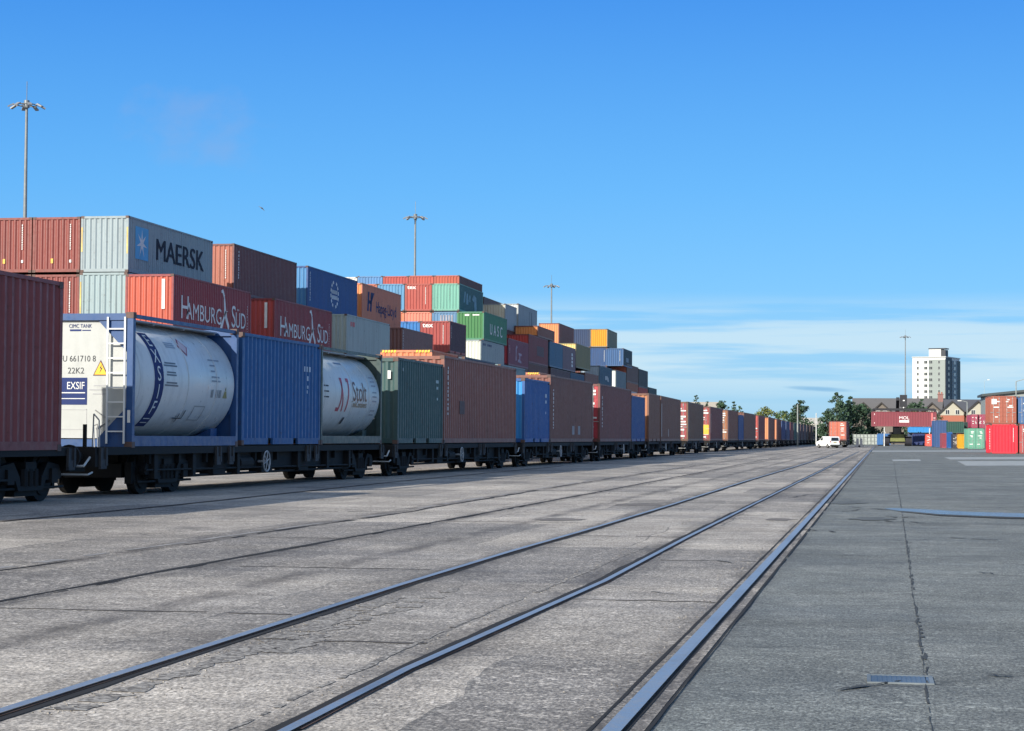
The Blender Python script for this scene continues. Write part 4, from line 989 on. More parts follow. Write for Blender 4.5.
for a in (26, 20, 14, 5, -1, -7, -20, -26): wrap_patch(o, 5.05, 5.5, a, a+2, flat((.28, .30, .34), .5, 0, 'pale_print', .1), Rk, cz, 'small_print', .006, 2)
wrap_patch(o, 2.6, 2.75, -40, -30, INK, Rk, cz, 'bracket_mark', .02, 4); wrap_patch(o, 2.3, 3.0, 44, 47, flat((.2, .25, .35), .5, 0, 'pale_print', .1), Rk, cz, 'small_print', .006, 3, .0)
ff = MB(); ff.box(-.2, .6, L-.1, L-.06, 2.0, 2.05); ff.box(.55, .62, L-.1, L-.06, 1.7, 2.3); ff.box(-.2, .6, L-.1, L-.06, 2.26, 2.3); part('end_ladder', ff, STEEL, o)
# wagon 2
y2 = path_y(397.7); wagon(y2-.45, path_y(516)+.25, 'black wagon carrying the dark green and the first tall brown container')
r, a, b_ = tcont(397.7, 443, 2.59, (.035, .085, .085), 'dark green container with white lettering down its end')
end_poly(r, [rect(-.2+.16*i, -.08+.16*i, 2.0, 2.16) for i in range(5)]+[rect(.9, 1.0, 1.95, 2.2), rect(-.1, .25, 1.75, 1.88)]+[rect(-.3, .5, 1.25-.17*i, 1.37-.17*i) for i in range(4)]+[rect(-.4+.2*i, -.26+.2*i, .98, 1.10) for i in range(4)]+[rect(.1, .5, .28, .36)], WHITE, -.002, 'end_marking')
end_poly(r, [rect(-.35, .4, .55, .92)], flat((.25, .27, .27), .6, 0, 'grey_plate', .1), -.002, 'grey_plate')
side_poly(r, [rect(4.9, 5.3, 1.95, 2.05), rect(5.0, 5.25, 1.75, 1.84), rect(5.05, 5.2, 1.4, 1.48), rect(.6, .7, 2.2, 2.3)], flat((.3, .4, .42), .5, 0, 'pale_print', .1), WD/2-.010, 'number_marking')
BRT = (.25, .088, .064)
def brownmarks(r, H, L):
    side_marks(r, L, H, .62, .95, 2.55, .10, None, None, 8)
r, a, b_ = tcont(444, 516, 2.9, BRT, 'tall reddish brown container behind the dark green one, patched side'); brownmarks(r, 2.9, 12)
side_poly(r, [rect(2.35, 3.15, 1.0, 1.45)], paint((.09, .045, .045), .6, .2), WD/2-.011, 'repair_patch')
# wagon 3
y3 = path_y(524.6); wagon(y3-.45, path_y(592.8)+.3, 'black wagon carrying the bright blue container')
r, a, b_ = tcont(524.6, 549.5, 2.59, (.018, .10, .33), 'bright blue container with a sunlit sky-blue end')
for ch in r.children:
    if ch.name.startswith('end_wall'): ch.data = ch.data.copy(); ch.data.materials[0] = paint((.03, .26, .62), .4, .1)  # sunlight put into the end colour, brighter than the blue sides
side_poly(r, [rect(4.6, 5.0, 1.9, 2.05), rect(4.65, 4.95, 1.65, 1.78), rect(4.7, 4.85, 1.2, 1.3)], flat((.42, .5, .62), .5, 0, 'pale_print', .1), WD/2-.010, 'number_marking')
r, a, b_ = tcont(550.4, 592.8, 2.9, (.19, .075, .058), 'tall dark brown container behind the bright blue one, thin white code'); side_marks(r, 12, 2.9, .8, .6, 2.3, .12, seed=14)
side_poly(r, [rect(5.6, 6.2, .35, .75), rect(7.2, 7.8, .35, .75)], flat((.28, .26, .27), .6, 0, 'pale_print', .2), WD/2-.010, 'grey_marking')
# wagon 4
y4 = path_y(600); wagon(y4-.4, path_y(645)+.2, 'black wagon carrying the container with the red lettered end')
def redend(r, H, col=(.42, .045, .06), seed=1):
    for ch in r.children:
        if ch.name.startswith('door'): ch.data = ch.data.copy(); ch.data.materials[0] = paint(col, .5, .2)  # sun-facing doors painted brighter red than the shaded sides
    rnd = random.Random(seed*7); z = H-.3; ps = []
    while z > .35:
        if rnd.random() < .72: x = rnd.uniform(.35, .6); ps.append(rect(x, min(1.1, x+rnd.uniform(.25, .6)), z-rnd.uniform(.07, .13), z))
        z -= rnd.uniform(.16, .24)
    end_poly(r, ps, WHITE, -.03, 'placard_marking')
r, a, b_ = tcont(600, 631.3, 2.9, (.18, .058, .055), 'dark brown-violet container with a red end full of white marks, nearest of that kind', 'door'); redend(r, 2.9, seed=2); side_marks(r, 12, 2.9, .9, .7, 2.3, .14, seed=15)
r, a, b_ = tcont(631.8, 645, 2.59, (.02, .085, .27), 'blue container between the dark violet one and the orange-brown end')
w5 = path_y(648.8); wagon(w5-.4, path_y(680.7)+.6, 'black wagon carrying the brown pair with an orange-brown end')
r, a, b_ = tcont(648.8, 660.2, 2.9, (.19, .085, .058), 'brown container with a sun-brightened orange-brown end')
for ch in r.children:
    if ch.name.startswith('end_wall'): ch.data = ch.data.copy(); ch.data.materials[0] = paint((.42, .18, .09), .5, .2)  # end colour lifted for sunlight above the brown sides
r, a, b_ = tcont(661, 680.7, 2.9, (.185, .082, .058), 'grey-brown container with a tall white stripe near its left corner'); side_poly(r, [rect(.3, .8, .3, 2.4), rect(5, 5.4, .3, .8)], flat((.36, .30, .28), .6, 0, 'pale_print', .2), WD/2-.010, 'pale_stripe')
for i, (xl, xr, col, ec, lab) in enumerate(((688, 703.5, (.16, .082, .052), (.32, .06, .07), 'olive-brown container with a crimson end covered in white marks'),
        (710.2, 722.7, (.175, .058, .055), (.32, .06, .06), 'violet-brown container with a yellow panel low on its red end'),
        (728, 738, (.195, .08, .055), (.32, .13, .06), 'brown container with an orange-red striped end, right of the yellow-panelled one'))):
    r, a, b_ = tcont(xl, xr, 2.9, col, lab, 'door'); redend(r, 2.9, ec, seed=20+i)
    side_poly(r, [rect(.5, .9, .7, 2.3)], flat((.30, .27, .25), .6, 0, 'pale_print', .2), WD/2-.010, 'pale_stripe')
    if i == 1: end_poly(r, [rect(.3, 1.1, .55, 1.35)], flat((.75, .45, .05), .5, 0, 'yellow_panel', .1), -.036, 'yellow_panel')
    wagon(a-1.2, b_+.6 if i < 2 else path_y(755.7)+.5, ('black wagon under the crimson-ended container', 'black wagon under the container with the yellow panel', 'black wagon under the striped end and small blue container')[i])
r, a, b_ = tcont(738.6, 743.7, 2.59, (.03, .08, .25), 'small dark blue container between two brown ones far along the train')
r, a, b_ = tcont(744, 755.7, 2.9, (.18, .08, .056), 'brown container right after the small dark blue one')
r, a, b_ = tcont(758.5, 765, 2.9, (.20, .05, .05), 'dark red container far along with a red white-marked end', 'door'); redend(r, 2.9, (.45, .08, .07), 31); wagon(a-.6, b_+.5, 'black wagon under the far dark red container')
r, a, b_ = tcont(768.7, 774.7, 2.9, (.17, .07, .055), 'far container with a sun-brightened orange end, nearer of two')
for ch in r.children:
    if ch.name.startswith('end_wall'): ch.data = ch.data.copy(); ch.data.materials[0] = paint((.72, .26, .12), .5, .1)  # sunlit orange painted on the end, sides in shaded brown
wagon(a-.6, b_+.5, 'black wagon under the nearer orange-ended container')
r, a, b_ = tcont(776.9, 781.2, 2.9, (.16, .07, .055), 'far container with a sun-brightened orange end, farther of two')
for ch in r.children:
    if ch.name.startswith('end_wall'): ch.data = ch.data.copy(); ch.data.materials[0] = paint((.66, .24, .12), .5, .1)  # end brightened to a sunlit orange
wagon(a-.6, b_+.5, 'black wagon under the farther orange-ended container')
yy = b_+2.0
far = [((.05, .10, .25), 'distant blue container with a pale end'), ((.05, .09, .20), 'distant navy container behind the blue one with a pale end'), ((.17, .05, .06), 'distant dark red container'), ((.03, .09, .09), 'distant dark green container by the thin pole'),
       ((.10, .07, .07), 'first distant grey-brown container past the green one'), ((.10, .06, .07), 'second distant grey-brown container past the green one'), ((.11, .07, .08), 'third distant grey-brown container past the green one'), ((.08, .06, .07), 'fourth distant grey-brown container past the green one'),
       ((.12, .08, .09), 'fifth distant grey-brown container past the green one'), ((.08, .07, .08), 'next to last container at the far end of the train'), ((.10, .07, .07), 'last dark container at the far end of the train')]
for i, (col, lab) in enumerate(far):
    y0_, y1_ = yy, yy+12.19
    r = container(lab, pathx(y0_), y0_, DECK, 12.19, 2.85, col, heading(y0_, y1_), 'wall', 'containers riding on the train')
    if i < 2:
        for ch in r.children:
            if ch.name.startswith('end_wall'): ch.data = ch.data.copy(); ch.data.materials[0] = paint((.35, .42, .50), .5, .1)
    wagon(yy-.8, yy+13.0, 'black wagon under the ' + lab); yy += 14.6

# rake on the near track: one wagon end behind the van
Yv = 262.0
xa_ = atY(832.5, 430, Yv+16).x; xb_ = atY(846.5, 430, Yv+16).x
r = container('rust-red container with white door marks standing behind the white van', xb_, Yv+16, DECK, 12.19, 2.7, (.17, .045, .045), -.012, 'door', 'containers beyond the van'); redend(r, 2.7, (.50, .13, .08), 41)
side_poly(r, [rect(3, 3.8, .6, 2.2), rect(7, 8, .5, 1.9)], flat((.36, .22, .24), .6, 0, 'pale_print', .2), WD/2-.010, 'pale_marking')
r2 = container('dark red container behind the rust-red one near the van', xb_+.12, Yv+29.5, DECK, 12.19, 2.7, (.11, .035, .04), -.012, 'door', 'containers beyond the van')
PATH_save = list(PATH)
PATH = [(Yv+14, xb_), (Yv+44, xb_+.3)]
wagon(Yv+15.2, Yv+29, 'black wagon directly behind the white van'); wagon(Yv+29.9, Yv+43, 'second black wagon behind the white van')
PATH = PATH_save

# ------------------------------------------------------------------ helpers for far objects
def zof(px, py, Y): return atY(px, py, Y).z
def xof(px, Y): return atY(px, 438, Y).x
def fbox(label, x0, x1, yt, yb, Y, L, col, near='wall', group=None, seed=None):
    """a container whose near end spans image columns x0..x1 at distance Y; scaled to what is measured there"""
    X0, X1 = xof(x0, Y), xof(x1, Y); zt = zof((x0+x1)/2, yt, Y); zb = 0.0 if yb is None else zof((x0+x1)/2, yb, Y)
    if zb < .3: zb = 0.004
    H = zt-zb; w = X1-X0
    r = container(label, X1, Y, zb, L, H, col, 0, near, group)
    r.scale = (w/WD, 1, 1); r.location.x = (X0+X1)/2
    if seed is not None: door_marks(r, H, seed)
    return r
GR = 'containers in the far yard on the right'
# right-hand pile close to the edge
r = fbox('bright red container at the foot of the right pile, corrugated end to the camera', 990.3, 1017.6, 424.3, None, 178, 6.1, (.80, .022, .045), 'wall', GR)
H = 2.5
side_l = MB(); rnd = random.Random(3); z = .4
while z < 2.2:
    h = rnd.uniform(.08, .2); side_l.box(-WD/2-.006, -WD/2+.010, .5, 1.3, z, z+h); z += h+.08
part('code_marking', side_l, WHITE, r); end_marks(r, 2.6, 3, tall=1.2, x=.85)
r = fbox('rusty orange-brown container with bare doors on top of the bright red one', 989.8, 1016.4, 395.9, 424.0, 178, 6.1, (.34, .10, .065), 'door', GR)
end_poly(r, [rect(-1.05, -.58, 1.75, 2.2)], WHITE, -.03, 'white_placard'); door_marks(r, 2.6, 52, yf=-.002)
fbox('dull red container with pale door marks at the right edge, beside the bright red one', 1018.6, 1046, 424.3, None, 178.3, 6.1, (.36, .07, .07), 'door', GR, 53)
fbox('blue container cut by the right edge, above the dull red one', 1018.2, 1045, 396.5, 424.0, 178.3, 6.1, (.05, .13, .30), 'door', GR, 54)
# mid-yard group
YM = 262
fbox('mint green container with four door bars and pale marks', 966.5, 984.5, 428.3, None, 262, 6.1, (.11, .32, .23), 'door', GR, 61)
fbox('small yellow container left of the mint green one', 957.4, 965.3, 434.2, None, 268, 3.0, (.62, .32, .02), 'wall', GR)
fbox('narrow dark container with white spots left of the yellow one', 952.8, 957.0, 434, None, 270, 6, (.03, .035, .06), 'door', GR, 62)
fbox('strong blue narrow container below the dark green one', 948.0, 952.4, 432, None, 275, 6, (.015, .12, .38), 'wall', GR)
fbox('narrow dark red container beside the large blue one', 941.6, 946.4, 433, None, 280, 6, (.30, .06, .09), 'wall', GR)
XX = 300
fbox('large plain blue container left of the dark green one', 934.5, 948.0, 420.3, None, XX, 12, (.035, .085, .22), 'wall', GR)
fbox('dark green container above the narrow blue one, white stripe', 948.3, 964, 421.4, 433.2, 283, 6, (.02, .08, .065), 'wall', GR)
fbox('plain grey container under the dark green one', 953.5, 964, 433.3, None, 284, 6, (.05, .07, .09), 'wall', GR)
fbox('dark teal container right of the dark green one', 964.2, 971, 422, None, 290, 6, (.02, .055, .055), 'wall', GR)
fbox('crimson container behind the mint green one, white spot', 971.2, 977.8, 414.3, 428, 281, 12, (.36, .05, .10), 'door', GR, 64)
fbox('crimson container behind the mint green one at its right', 978.2, 985.6, 414.3, 428, 281.4, 12, (.32, .04, .09), 'door', GR, 65)
fbox('purplish container under the left crimson one', 971.2, 977.8, 428.2, None, 281, 12, (.12, .05, .08), 'wall', GR)
fbox('purplish container under the right crimson one', 978.2, 985.6, 428.2, None, 281.4, 12, (.12, .05, .08), 'wall', GR)
YW = 372
def wide(label, x0, x1, yt, yb, Y, D, col, group=GR, name='shipping_container'):
    """a container broadside to the camera"""
    X0, X1 = xof(x0, Y), xof(x1, Y); zt = zof((x0+x1)/2, yt, Y); zb = 0.004 if yb is None else zof((x0+x1)/2, yb, Y)
    L = X1-X0; H = zt-zb
    r = container(label, 0, 0, 0, L, round(H, 2), col, 0, 'wall', group); r.rotation_euler = (0, 0, PI/2); r.location = (X1, Y+WD/2, zb)
    # local +X now looks along +Y, local -X towards the camera; turn round so that the marked side faces us
    r.rotation_euler = (0, 0, -PI/2); r.location = (X0, Y+WD/2, zb); return r
wide('light blue container lying broadside under the hoisted one', 908, 931, 427.0, 432.6, 385, 2.4, (.03, .24, .58))
wide('blue container broadside at the left of the stacker, round dark mark', 877, 890.5, 433.6, None, 366, 2.4, (.04, .15, .38))
wide('dark navy container broadside right of the stacker', 912.5, 925.5, 433.6, None, 366, 2.4, (.02, .04, .15))
wide('blue-grey container carrying the light blue one', 908, 931, 432.8, None, 386, 2.4, (.05, .08, .16))
fbox('coral red container end right of the navy one, pale centre', 925.8, 936.2, 434.0, None, 352, 6, (.75, .10, .07), 'door', GR, 66)
# far sheds at the left of the vanishing point: white ones among the trees

# ------------------------------------------------------------------ reach stacker with its load
YS = 352.0
lx0, lx1 = xof(871.3, YS), xof(936.6, YS)
zt = zof(904, 411.8, YS); zb = zof(904, 426.6, YS)
r = container('crimson container held up by the stacker, white letters at its centre', 0, 0, 0, lx1-lx0, round(zt-zb, 2), (.22, .045, .062), 0, 'wall', None)
r.rotation_euler = (0, 0, -PI/2); r.location = (lx0, YS+WD/2, zb)
Lc = lx1-lx0; Hc = zt-zb; wt = flat((.85, .82, .82), .5, 0, 'white_letters', .05)
me_y = Lc*.505
side_text(r, 'MOL', me_y, Hc*.58, .78, wt, WD/2-.008, 1.1, .0); side_poly(r, [rect(me_y-.85, me_y+.85, Hc*.28, Hc*.42)], wt, WD/2-.008, 'white_band')
side_poly(r, [rect(Lc-.9, Lc-.65, .3, Hc-.2)], flat((.6, .16, .16), .5, 0, 'pale_red', .1), WD/2-.008, 'pale_marking'); side_poly(r, [rect(Lc-.55, Lc-.2, Hc*.15*i+.3, Hc*.15*i+.42) for i in range(4)]+[rect(.5, .62, .5, .75), rect(.5, .62, 2.0, 2.3)], flat((.75, .6, .6), .5, 0, 'pale_print', .1), WD/2-.008, 'code_marking')
sx_ = xof(897.6, YS+3); st_ = thing('reach_stacker', 'black and olive reach stacker holding up the crimson container', 'container stacker', (sx_, YS+4.2, 0), 0)
BLK2 = flat((.02, .022, .03), .5, .1, 'black_machine_paint', .3); YG2 = flat((.17, .19, .06), .5, 0, 'olive_yellow_paint', .3)
bdm = MB(); bdm.box(-1.6, 1.6, 0, 7.0, .45, 2.0); bdm.box(-1.3, 1.3, 5.0, 7.6, 1.0, 2.5); part('chassis', bdm, BLK2, st_)
hd = MB(); hd.prism([(-1.35, .8), (1.35, .8), (1.1, 2.1), (-1.1, 2.1)], 'y', -.35, 0); part('front_panel', hd, YG2, st_)
cb = MB(); cb.box(-.75, .75, 1.6, 3.3, 3.25, 3.4); cb.box(-.75, -.66, 1.6, 1.7, 1.7, 3.25); cb.box(.66, .75, 1.6, 1.7, 1.7, 3.25); cb.box(-.75, -.66, 3.2, 3.3, 1.7, 3.25); cb.box(.66, .75, 3.2, 3.3, 1.7, 3.25); cbo = part('cab', cb, BLK2, st_)
gl = MB(); gl.box(-.64, .64, 1.64, 3.25, 1.72, 3.22); part('cab_glass', gl, glass((.02, .03, .04)), cbo)
for sx2 in (-1, 1):
    for y, rr_ in ((.2, .82), (6.2, .75)):
        wh = MB(); a, b = sx2*1.4, sx2*2.5 if y < 1 else sx2*1.9
        wh.tube((a, y, rr_), (b, y, rr_), rr_, 22); wo = part('wheel', wh, flat((.018, .02, .03), .8, 0, 'tyre_rubber', .3), st_)
        rm = MB(); rm.tube((b, y, rr_), (b+sx2*.03, y, rr_), rr_*.5, 14); part('rim', rm, flat((.35, .36, .38), .5, 0, 'grey_rim', .2), wo)
        if y < 1:
            mg = MB(); mg.box(min(a, b), max(a, b), -.7, 1.1, 1.68, 1.78); part('mudguard', mg, flat((.30, .32, .36), .5, 0, 'grey_guard', .2), st_)
zt2 = zt
boom = MB(); P0 = Vector((0, 6.3, 3.0)); P1 = Vector((0, -3.0, zt2+2.3))
dv = (P1-P0).normalized(); nv = Vector((1, 0, 0)).cross(dv)
for (a, b, hw_, hh) in ((P0, P0.lerp(P1, .62), .38, .45), (P0.lerp(P1, .5), P1, .28, .33)):
    k = len(boom.v)
    for c in (a, b):
        for u, v_ in ((-1, -1), (1, -1), (1, 1), (-1, 1)): boom.v.append(tuple(c+Vector((hw_*u, 0, 0))+nv*hh*v_))
    boom.f += [(k, k+1, k+2, k+3), (k+4, k+7, k+6, k+5), (k, k+4, k+5, k+1), (k+1, k+5, k+6, k+2), (k+2, k+6, k+7, k+3), (k+3, k+7, k+4, k)]
part('boom', boom, BLK2, st_)
cyls = MB(); cyls.tube((-.55, 3.0, 1.6), (-.45, 1.4, 5.0), .13, 10); cyls.tube((.55, 3.0, 1.6), (.45, 1.4, 5.0), .13, 10); part('lift_cylinder', cyls, STEEL, st_)
hdm = MB(); hx = xof(903.6, YS)-sx_
hdm.box(hx-.62, hx+.62, -3.6, -2.3, zt2+.9, zt2+3.0); hdm.box(hx-.3, hx+.3, -3.3, -2.6, zt2+.3, zt2+.95); part('boom_head', hdm, BLK2, st_)
spd = MB(); l0, l1 = lx0-sx_, lx1-sx_
spd.box(l0+.3, l1-.3, -3.5, -2.5, zt2+.22, zt2+.62); spd.box(l0+.05, l0+.4, -4.1, -1.8, zt2+.02, zt2+.5); spd.box(l1-.4, l1-.05, -4.1, -1.8, zt2+.02, zt2+.5); part('spreader', spd, BLK2, st_)
lt = MB(); lt.box(hx-.12, hx+.12, -3.68, -3.6, zt2+.66, zt2+.86); lt.box(hx-.1, hx+.2, -3.68, -3.6, zt2+1.9, zt2+2.1); part('work_lamp', lt, WHITE, st_)

# ------------------------------------------------------------------ van
vc = gnd(831.5, 447.6); YV = 258.0
vx = xof(835, YV)
vn = thing('delivery_van', 'small white van parked on the concrete by the far train, rear window dark', 'van', (vx, YV, 0), R_(32)); vn.scale = (.84, .84, .84)
VW = flat((.80, .82, .82), .3, 0, 'white_van_paint', .04)
bd = MB(); w = .88
prof = [(0, .32), (0, 1.05), (.10, 1.72), (.35, 1.80), (2.35, 1.80), (3.15, 1.22), (3.95, 1.02), (4.15, .80), (4.18, .32)]
bd.prism(prof, 'x', -w, w); bo_ = part('body', bd, VW, vn)
bpy.context.view_layer.update()
mod = bo_.modifiers.new('bevel', 'BEVEL'); mod.width = .07; mod.segments = 2; mod.limit_method = 'ANGLE'
wn = MB(); wn.quad((-.68, .035, 1.12), (.68, .035, 1.12), (.62, .10, 1.62), (-.62, .10, 1.62)); 
for vv in range(4): x_, y_, z_ = wn.v[vv]; wn.v[vv] = (x_, y_-.05, z_)
part('rear_window', wn, glass(), vn)
for s in (-1, 1):
    sw = MB(); X = s*(w+.006); sw.quad((X, 2.15, 1.18), (X, 2.95, 1.18), (X, 2.40, 1.66), (X, 2.15, 1.66)); part('side_window', sw, glass(), vn)
ws = MB(); ws.quad((-.72, 3.13, 1.26), (.72, 3.13, 1.26), (.66, 2.42, 1.765), (-.66, 2.42, 1.765))
for vv in range(4): x_, y_, z_ = ws.v[vv]; ws.v[vv] = (x_, y_+.02, z_+.03)
part('windscreen', ws, glass(), vn)
bm_ = MB(); bm_.box(-.86, .86, -.07, .05, .34, .52); part('bumper', bm_, flat((.03, .03, .03), .6, 0, 'black_plastic', .2), vn)
np_ = MB(); np_.box(-.26, .26, -.02, -.005, .82, .93); part('number_plate', np_, flat((.45, .34, .05), .5, 0, 'plate', .1), vn)
for s in (-1, 1):
    tl = MB(); tl.box(s*.80-.06, s*.80+.06, -.015, .02, .85, 1.15); part('tail_light', tl, flat((.35, .02, .02), .3, 0, 'tail_red', .1), vn)
    for y in (.75, 3.35):
        wh = MB(); wh.tube((s*.70, y, .32), (s*.90, y, .32), .32, 20); wo = part('wheel', wh, flat((.02, .02, .02), .8, 0, 'tyre_rubber', .2), vn)
        rm = MB(); rm.tube((s*.90, y, .32), (s*.915, y, .32), .18, 14); part('rim', rm, STEEL, wo)

# ------------------------------------------------------------------ masts, poles, lamps
def mast(px, ytop, Hm, label, seed=0):
    Y = 200.0; X = xof(px, Y)
    for _ in range(60):
        p = project((X, Y, Hm)); hz = 436.6+(px-512)*.0065
        Y *= (hz-p[1])/(hz-ytop); X += (px-p[0])*Y/F*.8
    o = thing('floodlight_mast', label, 'light mast', (X, Y, 0), seed*.4, 'tall floodlight masts')
    pm = MB(); pm.tube((0, 0, 0), (0, 0, Hm*.5), .27, 14, .19); pm.tube((0, 0, Hm*.5), (0, 0, Hm), .19, 14, .11); part('pole', pm, flat((.22, .24, .25), .55, .4, 'galvanised_mast', .15), o)
    hd = MB()
    for i in range(16):
        a, b = 2*PI*i/16, 2*PI*(i+1)/16; hd.tube((.85*math.cos(a), .85*math.sin(a), Hm-.35), (.85*math.cos(b), .85*math.sin(b), Hm-.35), .05, 5)
    for i in range(4): a = PI/4+i*PI/2; hd.tube((0, 0, Hm-.3), (.85*math.cos(a), .85*math.sin(a), Hm-.35), .045, 5)
    hd.tube((0, 0, Hm), (0, 0, Hm+1.7), .03, 5); hd.tube((0, 0, Hm-.6), (0, 0, Hm+.05), .24, 10)
    ho = part('head_ring', hd, flat((.20, .22, .23), .5, .4, 'galvanised_mast', .15), o)
    for i in range(8):
        a = 2*PI*i/8+.2; c, s_ = math.cos(a), math.sin(a); fl = MB()
        M = Matrix.Translation((1.35*c, 1.35*s_, Hm-.45)) @ Matrix.Rotation(a, 4, 'Z') @ Matrix.Rotation(R_(28), 4, 'Y')
        fl.box(-.27, .27, -.16, .16, -.05, .06, M); part('floodlight', fl, flat((.30, .31, .32), .5, .2, 'lamp_housing', .2), o)
        ar = MB(); ar.tube((.85*c, .85*s_, Hm-.35), (1.2*c, 1.2*s_, Hm-.40), .035, 5); part('arm', ar, STEEL, o)
    return o
mast(26.8, 101, 30, 'nearest and tallest-looking floodlight mast at far left', 1)
mast(415.4, 214.5, 30, 'floodlight mast standing behind the mint green container stack', 2)
mast(551.6, 284, 30, 'floodlight mast above the orange skyline containers', 3)
mast(905.3, 335.5, 30, 'floodlight mast left of the white tower block', 4)
def pole(px, yt, Y, r_, label, lamp=0, name='street_lamp', cat='street lamp', col=(.30, .33, .32)):
    X = xof(px, Y); H = zof(px, yt, Y); o = thing(name, label, cat, (X, Y, 0))
    p = MB(); p.tube((0, 0, 0), (0, 0, H), r_, 8, r_*.7); part('pole', p, flat(col, .6, .1, 'pole_paint', .2), o)
    if lamp:
        a = MB(); a.tube((0, 0, H), (lamp, 0, H+.25), r_*.5, 6); part('arm', a, flat(col, .6, .1, 'pole_paint', .2), o)
        h = MB(); h.box(min(lamp, lamp*1.7), max(lamp, lamp*1.7), -.18, .18, H+.17, H+.33); part('lamp_head', h, flat((.65, .67, .66), .4, 0, 'lamp_white', .1), o)
    return o
pole(797.6, 404.5, 300, .13, 'thick grey pole rising before the pine beside the far wagons', 0, 'utility_pole', 'pole')
pole(816.2, 413, 330, .11, 'thinner white pole between pine and the far trees', 0, 'utility_pole', 'pole', (.6, .62, .6))
pole(967.2, 402, 400, .12, 'pale street lamp in front of the gabled houses', -1.1)
pole(1016.2, 381.5, 200, .07, 'thin steel lamp pole over the blue container at the right edge', .9)
pole(984.5, 381, 420, .06, 'faint aerial pole above the warehouse corner', .6, 'aerial_pole', 'aerial', (.35, .45, .5))
pole(884.3, 427, 345, .10, 'short white post under the left end of the hoisted container', 0, 'marker_post', 'post', (.7, .72, .7))
pole(929.5, 428, 383, .1, 'short white post at the end of the light blue container', 0, 'marker_post', 'post', (.7, .72, .7))
# gull far up
bp_ = atY(261.5, 208, 140); gl_ = MB()
gl_.v = [tuple(.6*q_ for q_ in v_) for v_ in [(-.45, 0, .28), (-.1, .12, .05), (0, .25, 0), (.1, .12, .05), (.45, 0, -.42), (.1, -.12, .0), (0, -.3, -.03), (-.1, -.12, .03), (0, 0, .09), (0, 0, -.08)]]
gl_.f = [(0, 1, 8), (1, 2, 8), (2, 3, 8), (3, 4, 8), (4, 5, 8), (5, 6, 8), (6, 7, 8), (7, 0, 8), (1, 0, 9), (2, 1, 9), (3, 2, 9), (4, 3, 9), (5, 4, 9), (6, 5, 9), (7, 6, 9), (0, 7, 9)]
o = part('gull', gl_, flat((.16, .18, .2), .7, 0, 'feathers', .2)); o.location = bp_; tag(o, 'small dark bird gliding high above the stacks', 'bird')

# ------------------------------------------------------------------ buildings
def win(parent, M, w, h, frame=.08, glassm=None, fm=None):
    f = MB(); f.box(-w/2-frame, w/2+frame, -.06, .02, -frame, 0, M); f.box(-w/2-frame, w/2+frame, -.06, .02, h, h+frame, M); f.box(-w/2-frame, -w/2, -.06, .02, 0, h, M); f.box(w/2, w/2+frame, -.06, .02, 0, h, M); f.box(-.03, .03, -.05, .0, 0, h, M)
    fo = part('window', f, fm or WHITE, parent)
    p = MB(); p.box(-w/2, w/2, -.03, .01, 0, h, M); part('pane', p, glassm or glass((.03, .035, .045)), fo)
# tower block
YT = 950.0; s_t = F/YT
tx = xof(946, YT); HT = zof(937, 357.3, YT)
tw = thing('tower_block', 'white tower block with a shade-darkened side above the far roofs', 'tower block', (tx, YT, 0), R_(-18))
Wf, Df = 16.2, 25.0
TWm = paint((.62, .63, .61), .6, .02, 0, .25); TDm = paint((.014, .020, .032), .5, .02, 0, .4); TGm = paint((.23, .27, .26), .6, .02, 0, .3)
wl = MB(); wl.box(-Wf, -.25, 0, Df, 0, HT); part('wall', wl, TWm, tw)
wl = MB(); wl.box(-8.2, -.28, -.35, -.002, 0, HT-1.0); part('recessed_bay', wl, TGm, tw)
wl = MB(); wl.box(-.248, 0, .02, Df*.42, 0, HT-.1); part('shade_dark_wall', wl, TDm, tw)  # face away from the sun, shade put into its dark colour
wl = MB(); wl.box(-.248, .1, Df*.42+.01, Df*.80, 0, HT-1.2); part('glazed_cladding', wl, paint((.06, .085, .12), .4, 0, 0, .4), tw)
wl = MB(); wl.box(-.248, .15, Df*.80+.01, Df, 0, HT-1.0); part('shade_dark_wall', wl, paint((.02, .035, .04), .5, 0, 0, .4), tw)
pr = MB(); pr.box(-Wf-.2, .1, -.4, Df+.2, HT, HT+.5); part('parapet', pr, paint((.45, .46, .46), .6, .02), tw)
pt = MB(); pt.box(-8.6, -2.8, 1.5, 7, HT+.5, HT+4.0); pho = part('plant_room', pt, TWm, tw); pt = MB(); pt.box(-2.7, -.6, 1.5, 6, HT+.5, HT+3.6); part('louvre', pt, TDm, pho); pt = MB(); pt.box(-8.8, -.5, 1.3, 7.2, HT+4.0, HT+4.5); part('cap', pt, TDm, pho)
nfl = 14; fh = (HT-1)/nfl
gm_ = glass((.05, .06, .065)); fm_ = flat((.55, .57, .57), .5, 0, 'window_frame', .1)
for i in range(4, nfl):
    z = i*fh+.9
    for (x, w_) in ((-13.6, .9), (-9.7, 1.5), (-7.2, 1.5), (-3.2, .9)):
        yf_ = -.04 if x < -8.3 else -.40
        win(tw, Matrix.Translation((x, yf_, z)), w_, 1.35, .05, gm_, fm_)
    win(tw, Matrix.Translation((.03, Df*.2, z)) @ Matrix.Rotation(PI/2, 4, 'Z'), 2.2, 1.3, .05, gm_, fm_)
    win(tw, Matrix.Translation((.14, Df*.60, z)) @ Matrix.Rotation(PI/2, 4, 'Z'), 3.0, 1.5, .05, glass((.15, .2, .26)), fm_)
